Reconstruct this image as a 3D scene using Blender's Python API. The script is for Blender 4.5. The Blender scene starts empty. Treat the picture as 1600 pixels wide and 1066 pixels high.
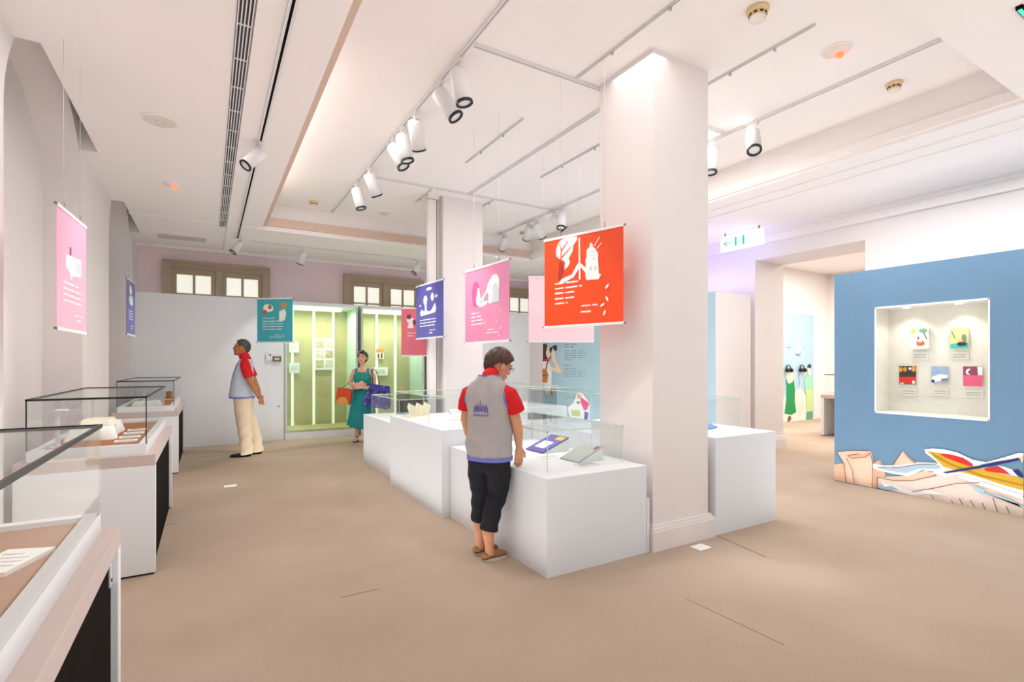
import bpy, bmesh, math, random
from mathutils import Vector, Matrix, Quaternion
from mathutils.bvhtree import BVHTree
random.seed(7)
PI = math.pi
sc = bpy.context.scene
COL = sc.collection

# ------------------------------------------------------------------ camera
F_PX, CX, HV, H_CAM = 801.0, 800.0, 567.0, 1.40
TH = math.atan(475.0 / F_PX)
SN, CS = math.sin(TH), math.cos(TH)
cam_d = bpy.data.cameras.new('camera')
cam = bpy.data.objects.new('camera', cam_d)
COL.objects.link(cam)
cam.location = (0, 0, H_CAM)
cam.rotation_euler = (PI / 2, 0, -TH)
cam_d.sensor_width = 36.0
cam_d.sensor_fit = 'HORIZONTAL'
cam_d.lens = F_PX / 1600.0 * 36.0
cam_d.shift_y = 34.0 / 1600.0
cam_d.clip_start = 0.05
sc.camera = cam

# ------------------------------------------------------------------ world, exposure
w = bpy.data.worlds.new('world')
sc.world = w
w.use_nodes = True
w.node_tree.nodes['Background'].inputs[0].default_value = (1.0, 0.99, 0.985, 1)
w.node_tree.nodes['Background'].inputs[1].default_value = 0.5
sc.view_settings.view_transform = 'Standard'
sc.view_settings.look = 'None'
sc.view_settings.gamma = 1.0
sc.view_settings.use_curve_mapping = False
sc.view_settings.exposure = 0.77

def area_light(name, loc, sx, sy, energy, color=(1, 0.965, 0.94), rot=(0, 0, 0)):
    d = bpy.data.lights.new(name, 'AREA')
    d.shape = 'RECTANGLE'; d.size = sx; d.size_y = sy
    d.energy = energy; d.color = color
    o = bpy.data.objects.new(name, d); COL.objects.link(o)
    o.location = loc; o.rotation_euler = rot
    return o
# soft upward light standing for the strong floor bounce of the tone-mapped photograph
for nm_, loc_, a_, b_, e_ in (('floor_bounce_light', (1.0, 4.8, .03), 1.4, 9.4, 25), ('floor_bounce_light', (5.4, 4.6, .03), 1.8, 8.6, 36), ('floor_bounce_light', (3.1, -1.3, .03), 8.0, 3.2, 46)):
    area_light(nm_, loc_, a_, b_, e_, (1, .985, .975), (PI, 0, 0)).data.specular_factor = 0
# added fill without fixtures: soft area lights under the hall and next-room ceilings
area_light('ceiling_fill_light', (2.2, 2.4, 3.72), 1.6, 1.6, 9)
area_light('ceiling_fill_light', (4.2, 4.3, 3.72), 0.7, 2.4, 34)
area_light('ceiling_fill_light', (1.15, 5.8, 3.72), 0.8, 3.4, 26)
area_light('ceiling_fill_light', (-0.1, 3.2, 3.37), 0.5, 4.0, 12)
area_light('ceiling_fill_light', (6.2, 1.9, 3.37), 0.8, 3.0, 34)
area_light('next_room_light', (11.0, 4.6, 3.6), 3.0, 2.5, 170, (1, 0.96, 0.9))

# ------------------------------------------------------------------ pixel helpers
def ray(u, v):
    r = (u - CX) / F_PX
    z = -(v - HV) / F_PX
    return Vector((r * CS + SN, -r * SN + CS, z))
def onX(u, v, X):
    d = ray(u, v); t = X / d.x
    return Vector((X, d.y * t, H_CAM + d.z * t))
def onY(u, v, Y):
    d = ray(u, v); t = Y / d.y
    return Vector((d.x * t, Y, H_CAM + d.z * t))
def onZ(u, v, Z):
    d = ray(u, v); t = (Z - H_CAM) / d.z
    return Vector((d.x * t, d.y * t, Z))

# ------------------------------------------------------------------ materials
def lin(c):
    c = c / 255.0
    return c / 12.92 if c <= 0.04045 else ((c + 0.055) / 1.055) ** 2.4
def rgb(r, g, b): return (lin(r), lin(g), lin(b), 1.0)
MATS = {}
def mat(name, col, rough=0.6, metal=0.0, var=0.04, scale=6.0, bump=0.0, bscale=80.0, emit=0.0, ecol=None, spec=0.4, coat=0.0):
    if name in MATS: return MATS[name]
    m = bpy.data.materials.new(name); m.use_nodes = True
    nt = m.node_tree; b = nt.nodes['Principled BSDF']
    c = rgb(*col)
    tc = nt.nodes.new('ShaderNodeTexCoord')
    nz = nt.nodes.new('ShaderNodeTexNoise'); nz.inputs['Scale'].default_value = scale; nz.inputs['Detail'].default_value = 4
    nt.links.new(tc.outputs['Object'], nz.inputs['Vector'])
    cr = nt.nodes.new('ShaderNodeValToRGB')
    cr.color_ramp.elements[0].position = 0.3; cr.color_ramp.elements[1].position = 0.7
    cr.color_ramp.elements[0].color = tuple(min(1, x * (1 - var)) for x in c[:3]) + (1,)
    cr.color_ramp.elements[1].color = tuple(min(1, x * (1 + var)) for x in c[:3]) + (1,)
    nt.links.new(nz.outputs['Fac'], cr.inputs['Fac'])
    nt.links.new(cr.outputs['Color'], b.inputs['Base Color'])
    b.inputs['Roughness'].default_value = rough
    b.inputs['Metallic'].default_value = metal
    b.inputs['Specular IOR Level'].default_value = spec
    if coat: b.inputs['Coat Weight'].default_value = coat
    if bump:
        n2 = nt.nodes.new('ShaderNodeTexNoise'); n2.inputs['Scale'].default_value = bscale; n2.inputs['Detail'].default_value = 5
        nt.links.new(tc.outputs['Object'], n2.inputs['Vector'])
        bp = nt.nodes.new('ShaderNodeBump'); bp.inputs['Strength'].default_value = bump; bp.inputs['Distance'].default_value = 0.01
        nt.links.new(n2.outputs['Fac'], bp.inputs['Height'])
        nt.links.new(bp.outputs['Normal'], b.inputs['Normal'])
    if emit:
        b.inputs['Emission Color'].default_value = rgb(*(ecol or col))
        b.inputs['Emission Strength'].default_value = emit
    MATS[name] = m
    return m
def glass_mat(name, tint=(1, 1, 1), gl=(1, 1, 1), ior=1.45, rough=0.02):
    m = bpy.data.materials.new(name); m.use_nodes = True
    nt = m.node_tree; nt.nodes.clear()
    o = nt.nodes.new('ShaderNodeOutputMaterial')
    t = nt.nodes.new('ShaderNodeBsdfTransparent'); t.inputs[0].default_value = (*tint, 1)
    g = nt.nodes.new('ShaderNodeBsdfGlossy'); g.inputs[0].default_value = (*gl, 1); g.inputs['Roughness'].default_value = rough
    lw = nt.nodes.new('ShaderNodeLayerWeight'); lw.inputs['Blend'].default_value = 0.5
    pw = nt.nodes.new('ShaderNodeMath'); pw.operation = 'POWER'; pw.inputs[1].default_value = 6.0
    f = nt.nodes.new('ShaderNodeMath'); f.operation = 'MULTIPLY_ADD'; f.inputs[1].default_value = 0.28; f.inputs[2].default_value = ior
    nt.links.new(lw.outputs['Facing'], pw.inputs[0]); nt.links.new(pw.outputs[0], f.inputs[0])
    mx = nt.nodes.new('ShaderNodeMixShader')
    nt.links.new(f.outputs[0], mx.inputs[0]); nt.links.new(t.outputs[0], mx.inputs[1]); nt.links.new(g.outputs[0], mx.inputs[2])
    nt.links.new(mx.outputs[0], o.inputs[0])
    MATS[name] = m
    return m

M_wall = mat('wall_paint', (236, 230, 228), 0.75, var=0.012, scale=1.5, bump=0.03, bscale=60)
M_pinkwall = mat('upper_wall_paint', (238, 219, 220), 0.8, var=0.03, scale=1.2, bump=0.04)
M_ceil = mat('ceiling_paint', (246, 240, 237), 0.85, var=0.01, scale=0.8)
M_cove = mat('cove_tan', (216, 190, 172), 0.85, var=0.02, scale=2)  # tan tone of the strips along the raised field's edge
M_white = mat('white_lacquer', (234, 237, 240), 0.45, var=0.012, scale=2)
M_ped = mat('pedestal_paint', (229, 234, 238), 0.55, var=0.012, scale=1.5)
M_cream = mat('pale_wood_laminate', (200, 184, 177), 0.5, var=0.025, scale=3)
M_cork = mat('cork_bed', (166, 108, 62), 0.9, var=0.06, scale=60, bump=0.1, bscale=250)
M_dark = mat('dark_brown_panel', (24, 18, 16), 0.9, var=0.1, spec=0.05)
M_black = mat('black_trim', (22, 22, 24), 0.4)
M_steel = mat('brushed_steel', (190, 192, 196), 0.35, 0.9, var=0.05, scale=30)
M_alu = mat('pale_aluminium', (210, 212, 210), 0.4)
M_slot = mat('track_slot_grey', (176, 172, 170), 0.5)
M_grey = mat('grey_plastic', (128, 126, 122), 0.5)
M_paper = mat('white_paper', (246, 245, 240), 0.8, var=0.02, scale=30)
M_papercream = mat('cream_paper', (240, 236, 214), 0.85, var=0.03, scale=20)
M_ink = mat('grey_ink', (128, 134, 142), 0.8)
M_blue = mat('blue_partition_print', (106, 144, 176), 0.55, var=0.05, scale=0.9)
M_lblue = mat('light_blue_print', (172, 202, 218), 0.55, var=0.03, scale=0.9)
M_frame = mat('taupe_window_paint', (176, 158, 134), 0.6, var=0.04, scale=4)
M_pane = mat('frosted_pane', (238, 240, 232), 0.5, emit=0.35, ecol=(246, 246, 232))
M_olive = mat('olive_backboard', (186, 180, 134), 0.8, var=0.05, scale=2)
M_mint = mat('mint_side_panel', (206, 232, 214), 0.7, var=0.03, scale=2)
M_led = mat('led_tube', (240, 255, 225), 0.4, emit=2.0, ecol=(240, 255, 215))
M_rail = mat('glow_white_rail', (246, 252, 236), 0.5, emit=0.25, ecol=(240, 255, 226))  # faint glow put into the support rails' colour
M_lens = mat('lamp_lens', (255, 250, 240), 0.2, emit=5.0, ecol=(255, 246, 232))
M_lampbody = mat('lamp_white', (228, 226, 226), 0.4)
M_detect = mat('detector_cream', (226, 196, 150), 0.5)
M_redled = mat('red_indicator', (255, 90, 50), 0.3, emit=3.0, ecol=(255, 70, 40))
M_glass = glass_mat('clear_glass', (0.985, 0.995, 0.99), (1, 1, 1), 0.022)
M_vglass = glass_mat('vitrine_glass', (0.96, 0.99, 0.965), (1, 1, 1), 0.03)
M_edge = mat('green_glass_edge', (206, 226, 214), 0.2, var=0.02)
M_skin = mat('skin', (206, 146, 112), 0.55, var=0.04, scale=12)
M_skin2 = mat('skin_tanned', (184, 118, 82), 0.55, var=0.04, scale=12)
M_skin3 = mat('skin_light', (232, 180, 152), 0.55, var=0.04, scale=12)

# floor: worn beige carpet
def floor_mat():
    m = bpy.data.materials.new('carpet'); m.use_nodes = True
    nt = m.node_tree; b = nt.nodes['Principled BSDF']
    tc = nt.nodes.new('ShaderNodeTexCoord')
    n1 = nt.nodes.new('ShaderNodeTexNoise'); n1.inputs['Scale'].default_value = 0.7; n1.inputs['Detail'].default_value = 3
    n2 = nt.nodes.new('ShaderNodeTexNoise'); n2.inputs['Scale'].default_value = 220; n2.inputs['Detail'].default_value = 2
    c1 = nt.nodes.new('ShaderNodeValToRGB')
    c1.color_ramp.elements[0].color = rgb(178, 158, 138); c1.color_ramp.elements[1].color = rgb(191, 172, 155)
    c1.color_ramp.elements[0].position = .35; c1.color_ramp.elements[1].position = .65
    c2 = nt.nodes.new('ShaderNodeValToRGB')
    c2.color_ramp.elements[0].color = (.82, .82, .82, 1); c2.color_ramp.elements[1].color = (1, 1, 1, 1)
    c2.color_ramp.elements[0].position = .3; c2.color_ramp.elements[1].position = .6
    mx = nt.nodes.new('ShaderNodeMix'); mx.data_type = 'RGBA'; mx.blend_type = 'MULTIPLY'; mx.inputs[0].default_value = 1
    nt.links.new(tc.outputs['Object'], n1.inputs['Vector']); nt.links.new(tc.outputs['Object'], n2.inputs['Vector'])
    nt.links.new(n1.outputs['Fac'], c1.inputs[0]); nt.links.new(n2.outputs['Fac'], c2.inputs[0])
    nt.links.new(c1.outputs[0], mx.inputs[6]); nt.links.new(c2.outputs[0], mx.inputs[7])
    nt.links.new(mx.outputs[2], b.inputs['Base Color'])
    bp = nt.nodes.new('ShaderNodeBump'); bp.inputs['Strength'].default_value = .15; bp.inputs['Distance'].default_value = .004
    nt.links.new(n2.outputs['Fac'], bp.inputs['Height']); nt.links.new(bp.outputs[0], b.inputs['Normal'])
    b.inputs['Roughness'].default_value = 0.95; b.inputs['Specular IOR Level'].default_value = 0.1
    return m
M_floor = floor_mat()

# ------------------------------------------------------------------ mesh helpers
class MB:
    def __init__(s): s.v = []; s.f = []
    def add(s, v, f):
        n = len(s.v); s.v += [tuple(x) for x in v]; s.f += [tuple(i + n for i in q) for q in f]; return s
    def box(s, x0, x1, y0, y1, z0, z1):
        v = [(x, y, z) for z in (z0, z1) for y in (y0, y1) for x in (x0, x1)]
        return s.add(v, [(0, 2, 3, 1), (4, 5, 7, 6), (0, 1, 5, 4), (2, 6, 7, 3), (0, 4, 6, 2), (1, 3, 7, 5)])
    def prism(s, pts, ext):
        ext = Vector(ext); n = len(pts)
        v = [Vector(p) for p in pts] + [Vector(p) + ext for p in pts]
        f = [tuple(range(n)), tuple(range(2 * n - 1, n - 1, -1))]
        f += [(i, i + n, (i + 1) % n + n, (i + 1) % n) for i in range(n)]
        return s.add(v, f)
    def lathe(s, prof, n=24, axis=Vector((0, 0, 1)), org=Vector((0, 0, 0)), cap=True):
        q = Vector((0, 0, 1)).rotation_difference(axis); v = []; f = []
        for (r, h) in prof:
            for k in range(n):
                a = 2 * PI * k / n
                v.append(Vector(org) + q @ Vector((r * math.cos(a), r * math.sin(a), h)))
        for i in range(len(prof) - 1):
            for k in range(n):
                a, b = i * n + k, i * n + (k + 1) % n
                f.append((a, b, b + n, a + n))
        if cap:
            f.append(tuple(range(n - 1, -1, -1))); f.append(tuple(range((len(prof) - 1) * n, len(prof) * n)))
        return s.add(v, f)
    def tube(s, pts, r, n=8):
        pts = [Vector(p) for p in pts]; v = []; f = []
        for i, p in enumerate(pts):
            t = (pts[min(i + 1, len(pts) - 1)] - pts[max(i - 1, 0)]).normalized()
            a = t.cross(Vector((0, 0, 1)))
            if a.length < 1e-3: a = Vector((1, 0, 0))
            a.normalize(); b = t.cross(a)
            for k in range(n):
                g = 2 * PI * k / n
                v.append(p + (a * math.cos(g) + b * math.sin(g)) * r)
        m = len(pts)
        for i in range(m - 1):
            for k in range(n):
                x, y = i * n + k, i * n + (k + 1) % n
                f.append((x, y, y + n, x + n))
        f.append(tuple(range(n - 1, -1, -1))); f.append(tuple(range((m - 1) * n, m * n)))
        return s.add(v, f)
    def mesh(s, name, m, smooth=False):
        me = bpy.data.meshes.new(name); me.from_pydata(s.v, [], s.f)
        bm = bmesh.new(); bm.from_mesh(me); bmesh.ops.recalc_face_normals(bm, faces=bm.faces); bm.to_mesh(me); bm.free()
        me.materials.append(m)
        if smooth: me.polygons.foreach_set('use_smooth', [True] * len(me.polygons))
        return me
    def build(s, name, m, parent=None, smooth=False, bevel=0):
        o = bpy.data.objects.new(name, s.mesh(name, m, smooth)); COL.objects.link(o)
        if parent: o.parent = parent
        if bevel:
            bv = o.modifiers.new('bevel', 'BEVEL'); bv.width = bevel; bv.segments = 2; bv.limit_method = 'ANGLE'
        return o
def B(*a): return MB().box(*a)
def thing(name, label, cat, loc=(0, 0, 0), rz=0, group=None):
    o = bpy.data.objects.new(name, None); COL.objects.link(o); o.empty_display_size = .1
    o.location = loc; o.rotation_euler = (0, 0, rz); return tag(o, label, cat, group)
def tag(o, label, cat, group=None):
    o['label'] = label; o['category'] = cat
    if group: o['group'] = group
    return o
def struct(o): o['kind'] = 'structure'; return o
def strip_pts(pts, wd, nrm):
    """ribbon polygon along 3-D polyline lying in the plane with normal nrm"""
    pts = [Vector(p) for p in pts]; nrm = Vector(nrm); L = []; R = []
    for i, p in enumerate(pts):
        t = (pts[min(i + 1, len(pts) - 1)] - pts[max(i - 1, 0)]).normalized(); s = nrm.cross(t).normalized() * wd / 2
        L.append(p + s); R.append(p - s)
    return L, R
def ribbon(mb, pts, wd, nrm, th):
    L, R = strip_pts(pts, wd, nrm)
    for i in range(len(L) - 1):
        mb.prism([L[i], L[i + 1], R[i + 1], R[i]], Vector(nrm) * th)
    return mb

# ================================================================== THE SETTING
XL, XR, YB = -1.03, 7.41, 10.55
ZS, ZC = 3.40, 3.76
TX0, TX1, TY0, TY1 = 0.69, 5.40, 1.37, 8.38
fl = struct(B(-1.6, 14.2, -3.0, 12.6, -0.1, 0).build('floor', M_floor))
M_seam = mat('carpet_seam', (140, 122, 106), 0.95)
def seam(p, q, wd=.006):
    mb = MB(); ribbon(mb, [(p[0], p[1], 0.0005), (q[0], q[1], 0.0005)], wd, (0, 0, 1), 0.0012)
    mb.build('seam', M_seam, fl)
for a, b, wd in (((1119, 837), (1197, 871), .010), ((1070, 935), (1225, 1008), .0025), ((533, 934), (590, 921), .005), ((248, 822), (283, 818), .006), ((283, 716), (365, 711), .008),
                 ((392, 709), (510, 697), .006)):
    seam(onZ(*a, 0), onZ(*b, 0), wd)

# left wall with two arched recesses
def arch_top(y):
    for c, a in ((5.20, 1.10), (8.86, 1.05), (1.6, 1.1)):
        if abs(y - c) < a: return 2.9 + .88 * math.sqrt(max(0, 1 - ((y - c) / a) ** 2))
    return 0.0
RD = 0.29
ys = [-3.0]
for c, a in ((1.6, 1.1), (5.20, 1.10), (8.86, 1.05)):
    ys += [c - a - 1e-4] + [c + a * math.sin(PI * (k / 28 - .5)) * .9999 for k in range(29)] + [c + a + 1e-4]
ys += [10.7]
mb = MB()
for i in range(len(ys) - 1):
    y0, y1 = ys[i], ys[i + 1]; t0, t1 = arch_top(y0), arch_top(y1)
    if t0 == 0 or t1 == 0: 
        if abs(y1 - y0) > .01: t0 = t1 = 0
    b0, b1 = t0, t1
    mb.add([(XL, y0, b0), (XL, y1, b1), (XL, y1, 3.95), (XL, y0, 3.95)], [(0, 1, 2, 3)])
    if t0 > 0 and t1 > 0:
        mb.add([(XL, y0, t0), (XL, y1, t1), (XL - RD, y1, t1), (XL - RD, y0, t0)], [(0, 1, 2, 3)])
for c, a in ((1.6, 1.1), (5.20, 1.10), (8.86, 1.05)):
    for s in (-1, 1):
        y = c + s * a
        mb.add([(XL, y, 0), (XL, y, 2.915), (XL - RD, y, 2.915), (XL - RD, y, 0)], [(0, 1, 2, 3)])
mb.box(XL - RD - .1, XL - RD, -3.0, 10.7, 0, 3.95)
struct(mb.build('wall_left', M_wall))

# upper back wall (behind the white partition and the vitrines)
mb = MB(); mb.box(XL - .4, 8.2, YB, YB + .15, 2.56, 3.95)
struct(mb.build('wall_back', M_pinkwall))
# right wall with the opening to the next room
OY0, OY1, OZ, XR2 = 3.418, 4.99, 3.01, 8.16
mb = MB(); mb.box(XR, XR2, -3.0, OY0, 0, 3.95); mb.box(XR, XR2, OY1, 12.5, 0, 3.95); mb.box(XR, XR2, OY0, OY1, OZ, 3.95)
wr = struct(mb.build('wall_right', M_wall))
struct(MB().box(XR - .03, XR2 + .03, OY1 - .03, OY1 + .12, 0, .16).box(XR - .02, XR2 + .02, OY1 - .02, OY1 + .11, .16, .20).build('baseboard_right', M_wall))
# next room
struct(B(XR2, 13.85, 7.15, 7.3, 0, 3.8).build('wall_next_room_far', M_wall))
struct(B(13.7, 13.85, -1.0, 7.15, 0, 3.8).build('wall_next_room_side', M_wall))
struct(B(XR2, 13.85, -1.15, -1.0, 0, 3.8).build('wall_next_room_near', M_wall))
struct(B(XR2, 13.85, -1.0, 7.15, 3.66, 3.8).build('ceiling_next_room', M_ceil))

# ceiling: lower soffit ring with a raised field, notched above the arches
mb = MB()
NX = -0.90
mb.box(NX, TX0, -3.0, TY1, ZS, 3.95)
last = -3.0
for y0, y1 in ((0.66, 2.55), (4.26, 6.20), (7.93, 9.74)):
    mb.box(XL, NX, last, y0, ZS, 3.95); last = y1
mb.box(XL, NX, last, YB, ZS, 3.95)
mb.box(NX, XR, TY1, YB, ZS, 3.95)
mb.box(TX1, XR, -3.0, TY1, ZS, 3.95)
mb.box(TX0, TX1, -3.0, TY0, ZS, 3.95)
mb.box(TX0, TX1, TY0, TY1, ZC, 3.95)
mb.box(XL - RD, NX, -3.0, YB, 3.95, 4.0)
ce = struct(mb.build('ceiling', M_ceil))
# ceiling mouldings
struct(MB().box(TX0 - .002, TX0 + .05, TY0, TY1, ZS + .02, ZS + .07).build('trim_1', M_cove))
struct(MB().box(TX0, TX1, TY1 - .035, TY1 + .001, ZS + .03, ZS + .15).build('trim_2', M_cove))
struct(MB().box(TX1 - .035, TX1 + .001, TY0, TY1, ZS + .03, ZS + .12).build('trim_3', M_ceil))
struct(MB().box(.235, .335, -3.0, 10.4, ZS - .018, ZS).build('trim_4', M_ceil))
struct(MB().box(XR - .10, XR, -3.0, YB, ZS - .05, ZS).box(XR - .06, XR, -3.0, YB, ZS - .16, ZS - .05).build('trim_5', M_ceil))
struct(MB().box(XL, XR, YB - .08, YB, ZS - .05, ZS).build('trim_6', M_ceil))
struct(MB().box(TX1 + .28, TX1 + .31, TY0, TY1, ZS - .012, ZS).box(TX1 + .55, TX1 + .58, -3, YB, ZS - .012, ZS).build('trim_7', M_ceil))
struct(MB().box(NX, .138, TY1 + .02, TY1 + .06, ZS - .03, ZS).box(.338, .378, TY1 + .02, TY1 + .06, ZS - .03, ZS).box(.434, TX0, TY1 + .02, TY1 + .06, ZS - .03, ZS).box(TX0, TX1, TY1 + .02, TY1 + .10, ZS - .03, ZS).build('trim_8', M_ceil))

# pillars
PX0, PX1 = 2.86, 3.48
for py in (2.76, 6.72):
    mb = B(PX0, PX1, py, py + .6, 0, ZC)
    c = struct(mb.build('column', M_wall))
    MB().box(PX0 - .04, PX1 + .045, py - .045, py + .64, 0, .145).box(PX0 - .03, PX1 + .035, py - .035, py + .63, .145, .165).box(PX0 - .018, PX1 + .02, py - .02, py + .615, .165, .185).build('plinth', M_wall, c)

# white back partition with hidden service door
PYB = 10.05
bp_ = thing('white_partition', 'tall plain white partition across the back of the hall', 'partition', (0, 0, 0))
B(XL - RD + .01, 1.17, PYB, PYB + .12, 0, 2.53).build('panel', M_white, bp_)
dp = MB().box(.90, 1.12, PYB - .006, PYB, .02, 1.22).build('door', M_white, bp_)
MB().lathe([(.012, 0), (.014, .012), (.010, .02)], 12, Vector((0, -1, 0)), Vector((1.09, PYB - .006, .62))).build('knob', M_grey, dp)
bp2 = thing('white_partition', 'white partition running from the vitrines behind the second pillar', 'partition', (0, 0, 0))
B(5.03, 6.42, PYB - .05, PYB + .08, 0, 2.53).build('panel', M_white, bp2)
B(5.03, 6.42, PYB - .06, PYB - .05, 2.49, 2.53).build('top_edge', M_white, bp2)
# wall boxes
t = thing('wall_switch_box', 'small white switch box on the white partition', 'switch', tuple(onY(420, 557, PYB)))
MB().box(-.05, .05, -.03, 0, -.07, .07).build('body', M_white, t, bevel=.005); MB().box(.01, .03, -.034, -.03, .01, .04).build('button', M_black, t)
t = thing('wall_control_panel', 'brown framed control panel on the white partition', 'control panel', tuple(onY(432.5, 561, PYB)))
MB().box(-.07, .07, -.025, 0, -.045, .045).build('frame', mat('bronze', (120, 108, 84), .4), t); MB().box(-.04, .04, -.028, -.025, -.02, .02).build('screen', mat('pale_screen', (214, 212, 190), .3), t)
t = thing('wall_socket_plate', 'small beige plate on the white partition above the far glass case', 'switch', tuple(onY(192, 585, PYB)))
MB().box(-.05, .05, -.012, 0, -.06, .06).build('plate', M_papercream, t); MB().box(-.02, .02, -.016, -.012, -.03, .03).build('rocker', M_white, t)

# windows in the upper back wall
def window(n, u0, u1, vtop, X0=None, X1=None):
    a = onY(u0, vtop[0], YB); b = onY(u1, vtop[1], YB)
    x0, x1, zt = a.x, b.x, (a.z + b.z) / 2
    wn = struct(MB().box(x0, x1, YB - .10, YB + .02, zt - .13, zt).box(x0, x0 + .13, YB - .10, YB + .02, 2.535, zt - .13).box(x1 - .13, x1, YB - .10, YB + .02, 2.535, zt - .13).build('window_%d' % n, M_frame))
    MB().box(x0 + .03, x1 - .03, YB - .125, YB - .10, zt - .045, zt - .01).box(x0 + .10, x1 - .10, YB - .115, YB - .1, zt - .13, zt - .11).build('moulding', M_frame, wn)
    xm = (x0 + x1) / 2
    B(xm - .05, xm + .05, YB - .09, YB, 2.535, zt - .13).build('mullion', M_frame, wn)
    for s0, s1 in ((x0 + .13, xm - .05), (xm + .05, x1 - .13)):
        z1 = zt - .13
        sa = MB().box(s0, s1, YB - .06, YB - .01, z1 - .10, z1).box(s0, s0 + .07, YB - .06, YB - .01, 2.535, z1 - .1).box(s1 - .07, s1, YB - .06, YB - .01, 2.535, z1 - .1).build('sash', M_frame, wn)
        m2 = (s0 + s1) / 2
        B(m2 - .02, m2 + .02, YB - .055, YB - .01, 2.535, z1 - .1).build('glazing_bar', M_frame, sa)
        zb = z1 - .1 - .32
        B(s0 + .07, s1 - .07, YB - .053, YB - .012, zb - .03, zb).build('glazing_bar', M_frame, sa)
        for p0, p1 in ((s0 + .07, m2 - .02), (m2 + .02, s1 - .07)):
            B(p0, p1, YB - .03, YB - .02, zb, z1 - .1).build('pane', M_pane, sa)
            B(p0, p1, YB - .03, YB - .02, 2.535, zb - .03).build('pane', M_pane, sa)
window(1, 254.5, 421.5, (406.6, 420.0))
window(2, 536.0, 660.0, (428.0, 440.0))
window(3, 738.0, 835.0, (446.0, 453.0))

# ================================================================== VITRINES ALONG THE BACK
def vitrine(x0, x1, label, rails):
    y0, y1, zt = 10.07, 10.95, 2.52
    t = thing('tall_glass_vitrine', label, 'vitrine', ((x0 + x1) / 2, y0, 0), 0, None)
    ox = (x0 + x1) / 2
    def P(a, b, c, d, e, f): return B(a - ox, b - ox, c - y0, d - y0, e, f)
    P(x0, x1, y0, y1, 0, .12).build('base', M_white, t)
    P(x0 + .04, x1 - .04, y0 + .03, y1 - .03, .12, .16).build('floor_board', M_olive, t)
    P(x0, x1, y1 - .03, y1, .12, zt - .06).build('back_board', M_olive, t)
    P(x0, x0 + .02, y0 + .04, y1 - .03, .12, zt - .06).build('side_panel', M_mint, t)
    P(x1 - .02, x1, y0 + .04, y1 - .03, .12, zt - .06).build('side_panel', M_mint, t)
    P(x0, x1, y0, y1, zt - .06, zt).build('top_panel', M_white, t)
    P(x0, x0 + .035, y0, y0 + .04, .12, zt - .06).build('corner_post', M_alu, t)
    P(x1 - .035, x1, y0, y0 + .04, .12, zt - .06).build('corner_post', M_alu, t)
    P(x0 + .035, x1 - .035, y0 + .012, y0 + .022, .12, zt - .06).build('glass_pane', M_vglass, t)
    P(x0 + .06, x1 - .25, y0 + .30, y0 + .36, zt - .12, zt - .085).build('light_tube', M_led, t)
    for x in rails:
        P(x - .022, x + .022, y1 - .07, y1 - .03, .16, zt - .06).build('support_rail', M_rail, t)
    MB().tube([(-.06 + x1 - ox, -.01, 1.15), (-.06 + x1 - ox, -.02, 1.2)], .008).build('lock', M_steel, t)
    al = bpy.data.lights.new('vitrine_light', 'AREA'); al.shape = 'RECTANGLE'; al.size = (x1 - x0) * .8; al.size_y = .05; al.energy = 9; al.color = (1, 1, .88)
    lo = bpy.data.objects.new('vitrine_light', al); COL.objects.link(lo); lo.parent = t; lo.location = (0, .33, zt - .13)
    return t
YI = 10.95 - .07
v1 = vitrine(1.20, 2.50, 'tall green-lit glass vitrine holding a white poster board, beside the white partition', [onY(457, 560, YI).x, onY(490.5, 560, YI).x, onY(521, 560, YI).x])
v2 = vitrine(2.56, 3.86, 'tall green-lit glass vitrine with a small orange poster, behind the woman in teal', [onY(561, 560, YI).x, onY(589, 560, YI).x, onY(618, 560, YI).x])
v3 = vitrine(3.92, 5.02, 'tall glass vitrine partly hidden by the second pillar', [onY(661, 560, YI).x, onY(688, 560, YI).x])
def board(name, label, cat, u0, u1, v0, v1, Y, m, deco):
    a = onY(u0, v0, Y); b = onY(u1, v1, Y)
    t = thing(name, label, cat, (a.x, Y, b.z)); W, H = b.x - a.x, a.z - b.z
    MB().box(0, W, 0, .015, 0, H).build('board', m, t)
    for (n, x0, x1, z0, z1, mm) in deco:
        B(x0 * W, x1 * W, -.003, 0, z0 * H, z1 * H).build(n, mm, t)
    return t
M_photo = mat('sepia_photo', (196, 186, 148), .6, var=.3, scale=25)
M_photo2 = mat('pale_photo', (214, 214, 196), .6, var=.2, scale=25)
M_orange = mat('orange_print', (236, 150, 60), .6, var=.15, scale=20)
dec = []
for k in range(3):
    dec.append(('photo', .06, .46, .06 + .31 * k, .30 + .31 * k, M_photo if k != 1 else M_photo2)); dec.append(('photo', .54, .94, .06 + .31 * k, .30 + .31 * k, M_photo2 if k != 1 else M_photo))
board('poster_board', 'white poster board of six sepia photographs inside the vitrine', 'poster', 492, 522, 528, 578, 10.865, M_paper, dec)
board('exhibit_sheet', 'upper white sheet clipped at the edge of the first vitrine', 'paper', 452, 467, 534, 551, 10.865, M_paper, [('text_block', .2, .8, .3, .7, M_photo2)])
board('exhibit_sheet', 'lower pale blue-white sheet clipped at the edge of the first vitrine', 'paper', 452, 468, 567, 583, 10.865, mat('bluewhite', (222, 236, 238), .7), [('text_block', .2, .8, .3, .7, M_photo2)])
board('small_poster', 'small poster with orange top and two dark figures in the vitrine', 'poster', 588, 600, 545, 561, 10.865, M_papercream, [('heading', 0, 1, .62, 1, M_orange), ('figure', .2, .38, .08, .5, M_black), ('figure', .6, .8, .08, .55, M_black)])
board('caption_plate', 'white caption plate below the orange poster', 'caption plate', 584, 606, 574, 587, 10.865, M_paper, [('text_block', .2, .8, .25, .75, M_photo2)])
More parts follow.
